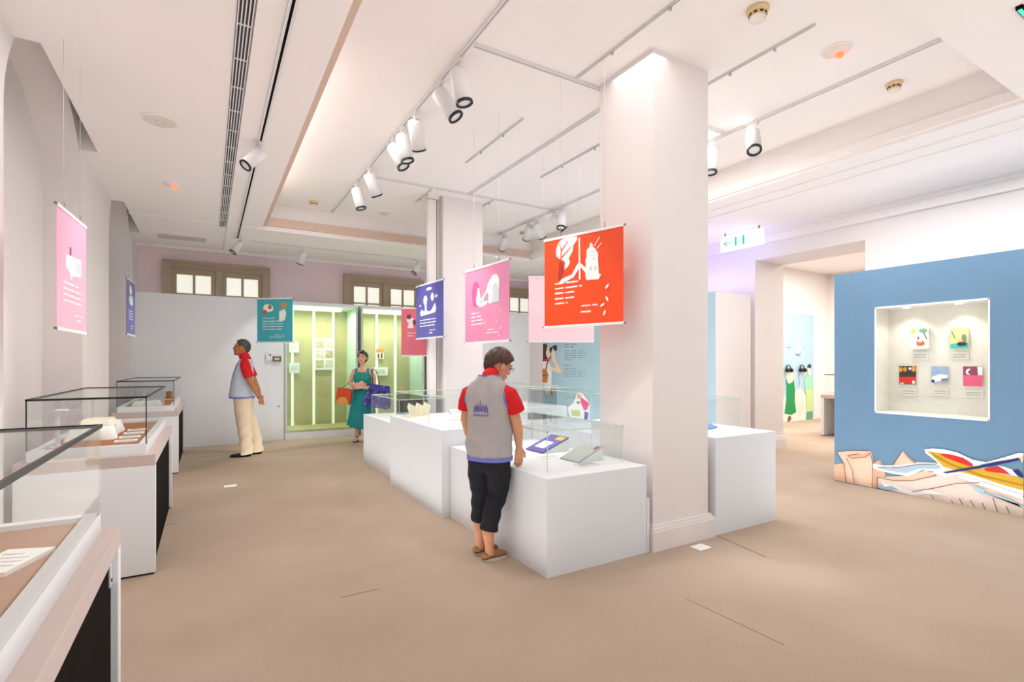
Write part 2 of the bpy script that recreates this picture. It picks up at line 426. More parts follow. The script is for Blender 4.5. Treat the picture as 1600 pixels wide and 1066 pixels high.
board('small_poster', 'small dark and red picture in the vitrine beside the pillar', 'poster', 653, 662.5, 572, 587, 10.865, mat('skyprint', (150, 200, 210), .6), [('figure', .2, .8, .0, .5, mat('redprint', (200, 60, 40), .6)), ('figure', .3, .7, .5, .8, M_black)])
# ================================================================== BLUE PARTITIONS
# right one, with window showcase
BX = 6.39
BY1, BZ = 3.28, 2.44
WY0, WY1, WZ0, WZ1, WD = 1.876, 2.849, .846, 2.015, .29
pr = thing('blue_partition', 'blue printed partition with a lit window showcase and a boat mural', 'partition', (0, 0, 0))
mb = MB(); mb.box(BX, BX + .4, -.8, WY0, 0, BZ); mb.box(BX, BX + .4, WY1, BY1, 0, BZ); mb.box(BX, BX + .4, WY0, WY1, 0, WZ0); mb.box(BX, BX + .4, WY0, WY1, WZ1, BZ)
mb.build('panel', M_blue, pr)
mb = MB(); mb.box(BX + WD, BX + WD + .02, WY0, WY1, WZ0, WZ1); mb.box(BX + .012, BX + WD, WY0, WY0 + .012, WZ0, WZ1); mb.box(BX + .012, BX + WD, WY1 - .012, WY1, WZ0, WZ1)
mb.box(BX + .012, BX + WD, WY0 + .012, WY1 - .012, WZ0, WZ0 + .012); mb.box(BX + .012, BX + WD, WY0 + .012, WY1 - .012, WZ1 - .012, WZ1)
mb.build('niche_lining', mat('niche_white', (226, 224, 216), .8), pr)
mb = MB(); mb.box(BX - .004, BX + .012, WY0 - .004, WY0 + .01, WZ0, WZ1).box(BX - .004, BX + .012, WY1 - .01, WY1 + .004, WZ0, WZ1).box(BX - .004, BX + .012, WY0, WY1, WZ0 - .004, WZ0 + .014).box(BX - .004, BX + .012, WY0, WY1, WZ1 - .014, WZ1 + .004)
mb.build('niche_frame', M_white, pr)
B(BX + .002, BX + .008, WY0 + .01, WY1 - .01, WZ0 + .014, WZ1 - .014).build('glass_pane', M_glass, pr)
for y in (2.15, 2.60):
    MB().lathe([(.03, 0), (.028, .01)], 16, Vector((0, 0, -1)), Vector((BX + .13, y, WZ1 - .012))).build('downlight', M_lens, pr)
    d = bpy.data.lights.new('niche_light', 'SPOT'); d.energy = 5; d.spot_size = 2.2; d.spot_blend = .8; d.shadow_soft_size = .03; d.color = (1, .96, .86)
    o = bpy.data.objects.new('niche_light', d); COL.objects.link(o); o.parent = pr; o.location = (BX + .13, y, WZ1 - .03)
# printed mural: pixel outlines laid on the face plane of the partition
def mural(parent, fn, ext, items, step=.0012):
    for k, (name, m, pts) in enumerate(items):
        e = Vector(ext)
        off = e * (0.6 + k) * step
        MB().prism([fn(u, v) + off for u, v in pts], e * .0008).build(name, m, parent)
def lines(parent, fn, ext, name, m, polys, wd, k):
    e = Vector(ext); mb = MB()
    for pts in polys:
        ribbon(mb, [fn(u, v) + e * (.0006 + k * .0012) for u, v in pts], wd, e, .0008)
    mb.build(name, m, parent)
def cr1(pts): return [(1300 + x * .1875, 680 + y * .1875) for x, y in pts]
M_sand = mat('mural_sand', (236, 204, 180), .6); M_sand2 = mat('mural_sand_dark', (224, 184, 158), .6); M_pale = mat('mural_pale', (232, 220, 210), .6)
M_wave = mat('mural_wave', (172, 202, 220), .6); M_wh = mat('mural_white', (244, 246, 246), .6); M_boat = mat('mural_yellow', (214, 172, 40), .6)
M_boat2 = mat('mural_ochre', (176, 136, 34), .6); M_red = mat('mural_red', (214, 44, 40), .6); M_navy = mat('mural_navy', (30, 44, 110), .6); M_line = mat('mural_line', (124, 84, 66), .6)
fX = lambda u, v: onX(u, v, BX)
items = [
 ('printed_rock', M_sand2, cr1([(18, 245), (105, 235), (130, 395), (18, 375)])),
 ('printed_rock', M_sand, cr1([(45, 140), (130, 133), (240, 128), (320, 135), (332, 150), (345, 235), (350, 440), (125, 392), (110, 245)])),
 ('printed_rock', M_sand2, cr1([(345, 235), (400, 205), (420, 245), (445, 330), (450, 380), (390, 440), (345, 438)])),
 ('printed_rock_opening', M_sand2, cr1([(130, 165), (240, 155), (325, 150), (290, 180), (220, 192), (140, 188)])),
 ('printed_rock', M_sand, cr1([(515, 250), (592, 132), (640, 180), (705, 235), (600, 275)])),
 ('printed_beach', M_pale, cr1([(388, 350), (640, 375), (880, 330), (1100, 335), (1300, 390), (1600, 520), (1600, 682), (1000, 565), (600, 490), (388, 440)])),
 ('printed_wave_edge', M_wh, cr1([(333, 235), (430, 252), (560, 250), (720, 225), (860, 230), (960, 268), (940, 310), (820, 300), (760, 290), (640, 345), (560, 330), (490, 318), (380, 290), (340, 270)])),
 ('printed_wave', M_wave, cr1([(365, 262), (480, 275), (600, 262), (740, 243), (880, 248), (930, 270), (850, 285), (720, 282), (620, 320), (500, 300), (400, 282)])),
 ('printed_beach', M_sand, cr1([(455, 345), (640, 340), (780, 292), (880, 325), (700, 375), (560, 380), (450, 365)])),
 ('printed_wave_edge', M_wh, cr1([(415, 395), (520, 420), (680, 470), (760, 455), (840, 462), (980, 505), (900, 495), (780, 490), (690, 505), (560, 470), (490, 455), (430, 450)])),
 ('printed_wave', M_wave, cr1([(388, 435), (420, 398), (440, 430), (500, 420), (560, 455), (470, 460)])),
 ('printed_boat_outline', M_wh, cr1([(775, 118), (840, 112), (940, 118), (1050, 145), (1180, 205), (1290, 225), (1420, 190), (1560, 148), (1600, 150), (1600, 505), (1440, 450), (1250, 390), (1050, 330), (950, 350), (830, 310), (925, 285), (870, 215), (785, 150)])),
 ('printed_water', M_blue, cr1([(1240, 245), (1420, 210), (1600, 205), (1600, 360), (1480, 330), (1350, 280)])),
 ('printed_boat', M_boat, cr1([(800, 133), (900, 150), (1180, 255), (1350, 310), (1600, 360), (1600, 460), (1450, 420), (1250, 355), (1100, 310), (935, 262), (880, 205)])),
 ('printed_boat_stripe', M_boat2, cr1([(830, 140), (1000, 235), (1250, 330), (1600, 410), (1600, 425), (1250, 345), (990, 250), (860, 180)])),
 ('printed_seat', M_red, cr1([(890, 150), (1000, 162), (1100, 190), (1180, 240), (1170, 262), (1050, 225), (950, 185)])),
 ('printed_seat', M_red, cr1([(1270, 275), (1380, 262), (1480, 290), (1470, 325), (1380, 312), (1290, 298)])),
 ('printed_foam', M_wh, cr1([(1385, 250), (1440, 262), (1520, 290), (1560, 345), (1500, 330), (1450, 290)])),
 ('printed_figure', M_navy, cr1([(1510, 290), (1560, 285), (1600, 330), (1600, 355), (1550, 335)])),
 ('printed_oar', M_navy, cr1([(930, 308), (1250, 250), (1560, 188), (1580, 205), (1270, 270), (960, 318)])),
 ('printed_hand', M_sand, cr1([(1575, 180), (1600, 172), (1600, 230), (1582, 215)])),
 ('printed_wave_edge', M_wh, cr1([(1050, 330), (1250, 385), (1420, 440), (1600, 500), (1600, 530), (1420, 475), (1230, 410), (1060, 350)])),
 ('printed_wave', M_wave, cr1([(1150, 410), (1290, 455), (1270, 475), (1400, 500), (1520, 545), (1600, 605), (1600, 585), (1500, 560), (1380, 515), (1250, 490)])),
]
mural(pr, fX, (-1, 0, 0), items)
lines(pr, fX, (-1, 0, 0), 'printed_lines', M_line, [cr1(p) for p in (
  [(45, 140), (110, 245), (128, 393)], [(130, 190), (180, 290), (195, 400)], [(332, 150), (350, 235), (345, 438)], [(45, 140), (160, 128), (300, 130), (332, 150), (280, 185), (180, 192), (135, 170), (240, 155)],
  [(515, 250), (592, 132), (640, 180), (705, 235)], [(388, 350), (520, 378), (680, 378), (880, 335)], [(388, 350), (385, 440)], [(680, 470), (860, 440), (1050, 400), (1240, 395)],
  [(345, 235), (400, 205), (420, 245)], [(400, 265), (560, 268), (740, 240), (880, 240)],
  [(830, 495), (860, 530)], [(1070, 525), (1100, 580)], [(1160, 540), (1200, 600)], [(1260, 560), (1285, 615)], [(1350, 520), (1390, 640)], [(1460, 590), (1490, 650)], [(1000, 540), (1020, 565)])], .007, len(items) + .4)
# books in the showcase
M_bk = [mat('book_white', (244, 242, 234), .5), mat('book_lime', (206, 210, 140), .5, var=.12, scale=14), mat('book_dark', (52, 42, 34), .5), mat('book_sky', (150, 180, 214), .5, var=.1, scale=10), mat('book_pink', (232, 84, 128), .5)]
NB = BX + WD
def showbook(label, u0, u1, v0, v1, th, cov, prints):
    a = onX(u0, v0, NB - th); b = onX(u1, v1, NB - th)
    t = thing('book', label, 'book', (NB, b.y, b.z), 0, None)
    W, H = a.y - b.y, a.z - b.z      # local: y from right(0) to left(W)
    B(-th, -.003, .004, W - .004, .004, H - .004).build('pages', M_paper, t)
    B(-th - .003, -th, 0, W, 0, H).build('cover', cov, t)
    for k, (n, m, pts) in enumerate(prints):
        MB().prism([(-th - .0035 - .0006 * k, W * (1 - x), H * (1 - y)) for x, y in pts], (-.0006, 0, 0)).build(n, m, t)
    return t
def blob(cx, cy, rx, ry, n=14, j=.15):
    return [(cx + rx * math.cos(2 * PI * k / n) * (1 + random.uniform(-j, j)), cy + ry * math.sin(2 * PI * k / n) * (1 + random.uniform(-j, j))) for k in range(n)]
M_gt = mat('print_teal_green', (104, 160, 136), .6); M_ye = mat('print_yellow', (224, 200, 50), .6); M_br = mat('print_brown', (190, 110, 60), .6); M_tq = mat('print_turquoise', (40, 186, 178), .6); M_mg = mat('print_plum', (140, 60, 96), .6); M_pk = mat('print_pink', (240, 100, 146), .6); M_gd = mat('print_gold', (222, 150, 50), .6)
showbook('white storybook with a green tree and brown animal on its cover', 1423, 1450, 513, 545, .045, M_bk[0], [('printed_tree', M_gt, blob(.72, .14, .26, .12)), ('printed_sun', M_ye, blob(.16, .15, .15, .12)), ('printed_trunk', M_black, [(.74, .25), (.8, .25), (.97, .55), (.92, .56)]), ('printed_animal', M_br, blob(.58, .72, .26, .14)), ('printed_animal', M_bk[0], blob(.56, .62, .14, .06)), ('printed_figure', M_red, blob(.45, .48, .06, .08))])
showbook('lime green book with a motorcycle and a turquoise strip', 1485, 1513, 513.5, 544, .04, M_bk[1], [('printed_sea', M_tq, [(0, .78), (1, .72), (1, 1), (0, 1)]), ('printed_rider', M_black, blob(.65, .8, .28, .11)), ('printed_rider', M_grey, blob(.78, .5, .14, .2)), ('printed_branch', M_gt, [(.1, .1), (.3, .5), (.26, .52), (.04, .12)])])
showbook('black and red book with golden lanterns on its cover', 1405, 1431.5, 572, 601, .02, M_bk[2], [('printed_street', M_red, [(0, .62), (1, .58), (1, .96), (0, 1)]), ('printed_lantern', M_gd, blob(.1, .2, .1, .15)), ('printed_lantern', M_gd, blob(.35, .18, .12, .12)), ('printed_lantern', M_gd, blob(.86, .16, .13, .16)), ('printed_sign', M_wh, [(.58, .08), (.72, .08), (.72, .2), (.58, .2)]), ('printed_sign', M_wh, blob(.86, .88, .09, .09)), ('printed_sign', M_wh, [(.08, .94), (.3, .92), (.3, .97), (.08, .98)])])
showbook('sky blue book with a white house on its cover', 1455, 1482, 572.5, 600, .02, M_bk[3], [('printed_house', M_wh, [(.05, .62), (.5, .45), (.95, .5), (.95, .75), (.05, .95)]), ('printed_car', M_black, blob(.12, .86, .1, .08)), ('printed_car', M_grey, [(.6, .72), (.98, .66), (.98, .82), (.6, .88)])])
showbook('pink book with a plum coloured picture on its cover', 1505, 1535.5, 572.5, 604, .02, M_bk[4], [('printed_picture', M_mg, [(0, 0), (.72, 0), (.76, .45), (0, .45)]), ('printed_picture', M_wh, blob(.3, .28, .16, .16)), ('printed_picture', M_mg, blob(.42, .3, .16, .14)), ('printed_picture', M_wh, [(.74, .02), (1, .02), (1, .44), (.78, .44)])])
def plate(label, u0, u1, v0, v1):
    a = onX(u0, v0, NB - .008); b = onX(u1, v1, NB - .008)
    t = thing('caption_plate', label, 'caption plate', (NB, b.y, b.z), 0, 'clear caption plates in the showcase'); W, H = a.y - b.y, a.z - b.z
    B(-.008, -.0008, 0, W, 0, H).build('plate', mat('acrylic_plate', (226, 224, 216), .2), t)
    for k in range(2): B(-.0088, -.008, W * .15, W * .85, H * (.3 + .3 * k), H * (.36 + .3 * k)).build('text_line', M_ink, t)
for u0, u1, v0, v1, l in ((1424, 1451, 550, 562, 'the white storybook'), (1485, 1514, 550, 562, 'the lime green book'), (1407, 1433, 606, 620, 'the black and red book'), (1456, 1482, 606, 620, 'the sky blue book'), (1505, 1537, 609, 622, 'the pink book')):
    plate('pale caption plate under ' + l, u0, u1, v0, v1)

# left one, beyond the doorway, with photographer mural
QX0, QX1, QY0, QY1 = 6.40, 7.24, 4.95, 9.45
pq = thing('light_blue_partition', 'light blue printed partition showing a girl with a camera', 'partition', (0, 0, 0))
B(QX0 + .01, QX1, QY0, QY1 + .5, 0, 2.45).build('body', M_wall, pq)
B(QX0, QX0 + .01, QY0, QY1, 0, 2.45).build('printed_face', M_lblue, pq)
B(QX0, QX0 + .01, QY1, QY1 + .5, 0, 2.45).build('plain_face', M_wall, pq)
gX = lambda u, v: onX(u, v, QX0)
def cr2(pts): return [(820 + x * .1407, 520 + y * .1407) for x, y in pts]
M_hair = mat('mural_hair', (66, 44, 44), .6); M_mskin = mat('mural_skin', (246, 214, 190), .6); M_bag = mat('mural_bag', (206, 122, 60), .6)
mural(pq, gX, (-1, 0, 0), [
 ('printed_shirt', M_wh, cr2([(200, 310), (260, 320), (300, 400), (295, 690), (245, 690), (200, 560)])),
 ('printed_hair', M_hair, cr2([(202, 125), (240, 122), (262, 160), (260, 290), (202, 300)])),
 ('printed_face', M_mskin, cr2([(252, 150), (275, 170), (290, 230), (285, 265), (250, 280), (235, 230)])),
 ('printed_arm', M_mskin, cr2([(300, 190), (335, 180), (340, 290), (415, 440), (390, 452), (280, 410), (275, 370), (345, 390), (300, 280)])),
 ('printed_camera', M_black, cr2([(272, 175), (340, 135), (362, 150), (355, 200), (330, 200), (315, 160), (295, 215), (285, 235)])),
 ('printed_scarf', M_red, cr2([(200, 290), (265, 300), (290, 250), (296, 265), (270, 315), (200, 320)])),
 ('printed_strap', M_red, cr2([(250, 315), (262, 318), (245, 405), (232, 405)])),
 ('printed_bag', M_bag, cr2([(200, 400), (240, 405), (262, 470), (250, 555), (200, 555)])),
 ('printed_bag_band', M_line, cr2([(200, 475), (258, 462), (258, 472), (200, 488)])),
 ('printed_skirt', M_red, cr2([(300, 590), (312, 690), (285, 690)])),
 ('printed_skirt', M_ye, cr2([(255, 660), (290, 640), (298, 700), (260, 700)]))])
mb = MB()
def txt_rows(parent, fn, ext, rows, m, name='text_line', k=0):
    e = Vector(ext)
    for (u0, v0, u1, v1, h) in rows:
        mb = MB(); n = int((u1 - u0) / 1.8); n = 1 if n < 5 else n
        for i in range(n):
            if n > 1 and i % 6 == 4: continue
            a, b = i / n, (i + .78) / n
            q = [(u0 + (u1 - u0) * a, v0 + (v1 - v0) * a), (u0 + (u1 - u0) * b, v0 + (v1 - v0) * b)]
            hh = h * random.uniform(.75, 1)
            mb.prism([fn(q[0][0], q[0][1] - hh / 2) + e * (.0006 + k * .001), fn(q[1][0], q[1][1] - hh / 2) + e * (.0006 + k * .001), fn(q[1][0], q[1][1] + hh / 2) + e * (.0006 + k * .001), fn(q[0][0], q[0][1] + hh / 2) + e * (.0006 + k * .001)], e * .0006)
        mb.build(name, m, parent)['kind'] = 'stuff'
txt_rows(pq, gX, (-1, 0, 0), [(882, 538, 901, 538, 2), (882, 542, 897, 542, 2), (882, 548.5, 916, 548.5, 1.1), (882, 552, 916, 552, 1.1), (882, 555.5, 915, 555.5, 1.1), (882, 559, 912, 559, 1.1), (884, 562, 894, 562, 1.1), (882, 571, 893, 571, 2), (882, 576, 903, 576, 1.2), (882, 580, 915, 580, 1.1), (882, 584, 915, 584, 1.1), (882, 588, 913, 588, 1.1), (884, 621, 905, 621, 1.3)], M_ink)
# violet LED strip lying on that partition
t = thing('violet_led_strip', 'violet glowing strip lamp lying on top of the light blue partition', 'lamp', (7.05, 5.1, 2.45))
B(-.03, .03, 0, 1.6, 0, .02).build('channel', M_white, t)
B(-.02, .02, .02, 1.58, .02, .03).build('diffuser', mat('violet_glow', (120, 110, 255), .4, emit=3.5, ecol=(110, 96, 255)), t)
al = bpy.data.lights.new('violet_light', 'AREA'); al.shape = 'RECTANGLE'; al.size = .06; al.size_y = 1.5; al.energy = 7; al.color = (.35, .3, 1)
lo = bpy.data.objects.new('violet_light', al); COL.objects.link(lo); lo.parent = t; lo.location = (0, .8, .04); lo.rotation_euler = (0, PI, 0)

# mural in the next room
nm = thing('mural_panel', 'light blue mural of women in long dresses in the next room', 'mural', (0, 0, 0))
NY = 7.15
a = onY(1216, 489, NY); b = onY(1270, 655, NY)
B(10.3, b.x, NY - .02, NY - .003, .06, onY(1270, 493, NY).z).build('panel', M_lblue, nm)
hY = lambda u, v: onY(u, v, NY - .02)
def cr3(pts): return [(1210 + x * .1969, 480 + y * .1969) for x, y in pts]
M_gdress = mat('mural_green_dress', (24, 140, 76), .6); M_lime = mat('mural_lime', (196, 220, 140), .6); M_mintp = mat('mural_mint', (160, 216, 180), .6); M_floorp = mat('mural_floor', (226, 228, 214), .6)
mural(nm, hY, (0, -1, 0), [
 ('printed_floor', M_floorp, cr3([(20, 760), (95, 705), (205, 640), (250, 700), (300, 760), (300, 890), (20, 925)])),
 ('printed_shadow', M_pale, cr3([(150, 740), (205, 645), (240, 800), (200, 880)])),
 ('printed_figure', M_mskin, cr3([(95, 520), (125, 490), (145, 540), (155, 590), (100, 605)])),
 ('printed_dress', M_gdress, cr3([(92, 565), (110, 610), (140, 600), (153, 570), (162, 660), (160, 740), (172, 835), (130, 856), (78, 845), (92, 740), (95, 640)])),
 ('printed_shoes', M_line, cr3([(108, 868), (128, 862), (132, 890), (110, 915), (102, 905)])),
 ('printed_hair', M_black, cr3([(258, 470), (275, 450), (292, 462), (286, 490), (262, 482)])),
 ('printed_figure', M_mskin, cr3([(258, 480), (285, 488), (290, 545), (265, 545)])),
 ('printed_dress', M_mintp, cr3([(235, 570), (265, 545), (300, 560), (300, 700), (245, 690)])),
 ('printed_dress', M_lime, cr3([(250, 650), (300, 650), (300, 830), (255, 830)])),
 ('printed_dress', M_gt, cr3([(255, 830), (300, 825), (300, 885), (250, 890)])),
 ('printed_figure', M_navy, cr3([(40, 610), (48, 660), (60, 690), (40, 690)]))])
for k, (x, y) in enumerate(((95, 488), (203, 487))):
    p = hY(*cr3([(x, y)])[0]); t = thing('headphones', ('black headphones hanging on the mural above the green dress', 'black headphones hanging on the mural between the two painted women')[k], 'headphones', (p.x, p.y - .0, p.z))
    MB().tube([(.085 * math.cos(PI * j / 12), -.05, .085 * math.sin(PI * j / 12)) for j in range(13)], .012).build('band', M_black, t)
    for s in (-1, 1): MB().lathe([(.035, -.03), (.05, -.018), (.05, .018), (.035, .03)], 16, Vector((1, 0, 0)), Vector((s * .075, -.072, -.04))).build('ear_cup', M_black, t, True)
    B(-.015, .015, -.06, 0, .06, .075).build('hook', M_steel, t)
    MB().tube([(-.075, -.065, -.08), (-.09, -.03, -.2), (-.06, -.022, -.35), (-.07, -.022, -.5)], .005).build('cable', M_ink, t)
t = thing('wall_box', 'small white box mounted on the light blue mural', 'box', tuple(hY(1246.5, 546.5)))
B(-.1, .1, -.06, 0, -.1, .1).build('body', M_white, t, bevel=.01); B(-.05, .05, -.064, -.06, -.07, -.05).build('slot', M_grey, t)
txt_rows(nm, hY, (0, -1, 0), [(1230, 543, 1237, 543, 1.5), (1252, 543, 1257, 543, 1.5)], M_ink)

# ================================================================== LOW TABLE CASES (left wall, and one in the next room)
def table_case(label, x0, x1, y0, y1, group=None, zt=.793, gl=True):
    """wall-side edge x0, room-side edge x1"""
    ox, oy = (x0 + x1) / 2, (y0 + y1) / 2
    t = thing('table_showcase', label, 'display case', (ox, oy, 0))
    hx, hy = (x1 - x0) / 2, (y1 - y0) / 2
    B(-hx, hx, -hy, hy, zt - .071, zt).build('table_top', M_cream, t, bevel=.003)
    for s in (-1, 1):
        a, b = sorted((s * hy, s * (hy - .06)))
        e = B(-hx, hx, a, b, .012, zt - .071).build('end_panel', M_white, t, bevel=.002)
        B(-hx + .01, hx - .01, a + .003, b - .003, 0, .012).build('base_strip', M_black, e)
        ya, yb = sorted((s * (hy - .062), s * (hy - .107)))
        B(hx - .0215, hx - .017, ya, yb, zt - .19, zt - .075).build('bracket', M_alu, e)
        for q in (-.17, -.10):
            MB().lathe([(.007, 0), (.006, .003)], 8, Vector((1, 0, 0)), Vector((hx - .017, (ya + yb) / 2, zt + q))).build('screw', M_black, e)
    B(hx - .04, hx - .022, -hy + .06, hy - .06, .0, zt - .071).build('modesty_panel', M_dark, t)
    rx, ry = hx - .053, hy - .04
    mb = MB(); mb.box(-rx, rx, -ry, -ry + .045, zt, .86).box(-rx, rx, ry - .045, ry, zt, .86).box(-rx, -rx + .045, -ry + .045, ry - .045, zt, .86).box(rx - .045, rx, -ry + .045, ry - .045, zt, .86)
    mb.build('tray_rim', M_white, t)
    B(-rx + .045, rx - .045, -ry + .045, ry - .045, zt, .842).build('cork_bed', M_cork, t)
    g = .006; zg = 1.17
    B(-rx, rx, -ry, -ry + g, .86, zg).build('glass_pane', M_glass, t)
    B(-rx, rx, ry - g, ry, .86, zg).build('glass_pane', M_glass, t)
    B(rx - g, rx, -ry + g, ry - g, .86, zg).build('glass_pane', M_glass, t)
    B(-rx, -rx + g, -ry + g, ry - g, .86, zg).build('glass_pane', M_glass, t)
    B(-rx, rx, -ry, ry, zg, zg + g).build('glass_lid', M_glass, t)
    mb = MB(); e = .0045
    for (a, b, c, d) in ((-rx, rx, -ry, -ry), (-rx, rx, ry, ry), (-rx, -rx, -ry, ry), (rx, rx, -ry, ry)):
        mb.box(a - e, b + e, c - e, d + e, zg - e, zg + g + .002)
    mb.build('lid_gasket', M_black, t)
    for a in (-rx, rx):
        B(a - .003, a + .003, -ry - .003, -ry + .003, .86, zg - e).build('corner_seal', M_black, t)
    return t
table_case('white table showcase in the foreground with one white card on cork', -.98, -.28, .50, 2.39)
table_case('white table showcase with cream cloths and small cards on cork', -1.0, -.30, 4.13, 5.97)
table_case('white table showcase beside the man in cream trousers', -1.0, -.32, 7.73, 9.65)
tc4 = table_case('white table showcase standing in the next room behind the blue partition', 10.13, 11.0, 4.4, 5.45)
def card(label, loc, w, l, rz=0, th=.006, m=None, z=.8425, tilt=0, group=None):
    t = thing('caption_card', label, 'card', (loc[0], loc[1], z), rz, group)
    B(-w / 2, w / 2, -l / 2, l / 2, 0, th).build('card', m or M_paper, t)
    for k in range(4): B(-w * .36, w * (.36 if k else .1), l * (.25 - .16 * k) - .0014, l * (.25 - .16 * k) + .0014, th, th + .0006).build('text_line', M_ink, t)
    return t
card('thick white caption card lying on cork in the foreground case', (-.478, 1.93), .12, .19, -.35, .012)
for k, y in enumerate((4.52, 4.74, 4.99, 5.22)):
    card(('first', 'second', 'third', 'fourth')[k] + ' small white card on cork, counted from the near end of the cloth showcase', (-.50, y), .13, .10, .05, .008, group='small caption cards in the cork case')
# cloth bundles in the middle case
def cloth(label, loc, w, l, h, rz, m, seed):
    random.seed(seed); nx, ny = 22, 26; v = []; f = []
    ph = [random.uniform(0, 6) for _ in range(6)]
    for j in range(ny + 1):
        for i in range(nx + 1):
            a, b = i / nx - .5, j / ny - .5
            ed = min(.5 - abs(a), .5 - abs(b)); z = h * min(1, ed * 11) * (.94 + .05 * math.sin(9 * a + 4 * b + ph[0]) + .04 * math.sin(15 * b - 6 * a + ph[1])) + .002
            v.append((a * w * (1 + .08 * math.sin(8 * b + ph[2])), b * l * (1 + .06 * math.sin(7 * a + ph[3])), max(.002, z)))
    n = nx + 1
    for j in range(ny):
        for i in range(nx): f.append((j * n + i, j * n + i + 1, (j + 1) * n + i + 1, (j + 1) * n + i))
    ring = [i for i in range(n)] + [j * n + nx for j in range(1, ny + 1)] + [ny * n + i for i in range(nx - 1, -1, -1)] + [j * n for j in range(ny - 1, 0, -1)]
    c = len(v); v += [(v[i][0], v[i][1], 0) for i in ring]; k = len(ring)
    for q in range(k): f.append((ring[q], ring[(q + 1) % k], c + (q + 1) % k, c + q))
    f.append(tuple(range(c, c + k)))
    o = MB().add(v, f).build('folded_cloth', m, None, True); o.location = loc; o.rotation_euler = (0, 0, rz)
    return tag(o, label, 'cloth')
cloth('cream folded cloth heaped on white cloth in the table showcase', (-.735, 5.08, .920), .22, .42, .042, .05, M_papercream, 3)
cloth('white folded cloth below the cream one in the table showcase', (-.735, 5.02, .8425), .28, .66, .088, .03, M_paper, 5)
for (x, y, h, l) in ((-.85, 4.42, .24, 'slim white acrylic stand at the wall side of the cloth showcase'), (-.85, 5.62, .26, 'slim white acrylic stand near the far end of the cloth showcase')):
    t = thing('display_stand', l, 'stand', (x, y, .8425)); B(-.04, .04, -.05, .05, 0, .008).build('base', M_white, t); B(-.01, .01, -.012, .012, .008, h).build('post', M_white, t); B(-.012, .05, -.05, .05, h, h + .008).build('shelf', M_white, t)
t = thing('display_stand', 'white acrylic stand inside the showcase beside the man', 'stand', (-.75, 8.6, .8425)); B(-.06, .06, -.08, .08, 0, .01).build('base', M_white, t); B(-.012, .012, -.012, .012, .01, .22).build('post', M_white, t); B(-.07, .07, -.1, .1, .22, .23).build('shelf', M_white, t)
cloth('white folded cloth in the showcase beside the man', (-.68, 8.15, .8425), .3, .4, .06, 0, M_paper, 11)
t = thing('carved_seal', 'small brown carved piece at the far end of the showcase beside the man', 'exhibit', (-.505, 9.35, .8425)); MB().lathe([(.05, 0), (.055, .02), (.035, .06), (.05, .10), (.03, .13)], 16).build('body', M_cork, t, True); B(-.07, .07, -.07, .07, -.0, .012).build('base', M_paper, t)

# ================================================================== PEDESTALS IN THE MIDDLE
def pedestal(label, x0, x1, y0, y1, h, g=None):
    ox, oy = (x0 + x1) / 2, (y0 + y1) / 2
    t = thing('display_pedestal', label, 'pedestal', (ox, oy, 0)); hx, hy = (x1 - x0) / 2, (y1 - y0) / 2
    B(-hx, hx, -hy, hy, 0, h - .02).build('body', M_ped, t)
    B(-hx, hx, -hy, hy, h - .02, h).build('top_panel', M_ped, t)
    if g:
        a, b, c, d, zt = g; a -= ox; b -= ox; c -= oy; d -= oy; q = .005
        for bx in ((a, b, c, c + q, h, zt), (a, b, d - q, d, h, zt), (a, a + q, c + q, d - q, h, zt), (b - q, b, c + q, d - q, h, zt)):
            B(*bx).build('glass_pane', M_glass, t)
        B(a, b, c, d, zt, zt + q).build('glass_lid', M_glass, t)
        mb = MB(); e = .003
        for (p, r, s, u) in ((a, b, c, c), (a, b, d, d), (a, a, c, d), (b, b, c, d)): mb.box(p - e, r + e, s - e, u + e, zt - e, zt + q + .001)
        for p in (a, b):
            for s in (c, d): mb.box(p - .002, p + .002, s - .002, s + .002, h, zt)
        mb.build('glass_edges', M_edge, t)
    return t
pedestal('low white pedestal case where the woman in the grey vest is reading', 1.89, 2.78, 2.744, 4.285, .643, (2.015, 2.71, 2.92, 4.18, .92))
pedestal('tall white pedestal case between the two lower ones, left of the pillars', 1.81, 2.78, 4.29, 5.815, .79, (1.86, 2.70, 4.74, 5.74, 1.07))
pedestal('low white pedestal case nearest the woman in teal', 1.90, 2.63, 5.82, 7.34, .67, (1.98, 2.57, 6.0, 7.2, .95))
pedestal('tall white pedestal case right of the near pillar', 3.535, 4.35, 2.73, 4.285, .79, (3.62, 4.28, 3.03, 4.1, 1.07))
pedestal('low white pedestal case behind the near pillar, facing the doorway', 3.535, 4.35, 4.29, 5.815, .643, (3.62, 4.28, 4.4, 5.7, 1.06))
pedestal('tall white pedestal case beside the second pillar, facing the photographer mural', 3.535, 4.35, 5.82, 7.34, .79, (3.62, 4.28, 5.95, 7.2, 1.07))
sp_ = MB().box(2.785, 2.81, 2.744, 2.80, 0, .40).box(2.785, 3.53, 3.41, 6.66, 0, .40).box(2.785, 2.815, 2.80, 3.41, 0, .40).build('filler_block', M_ped)
tag(sp_, 'low white filler block between pedestals and pillars', 'filler block')
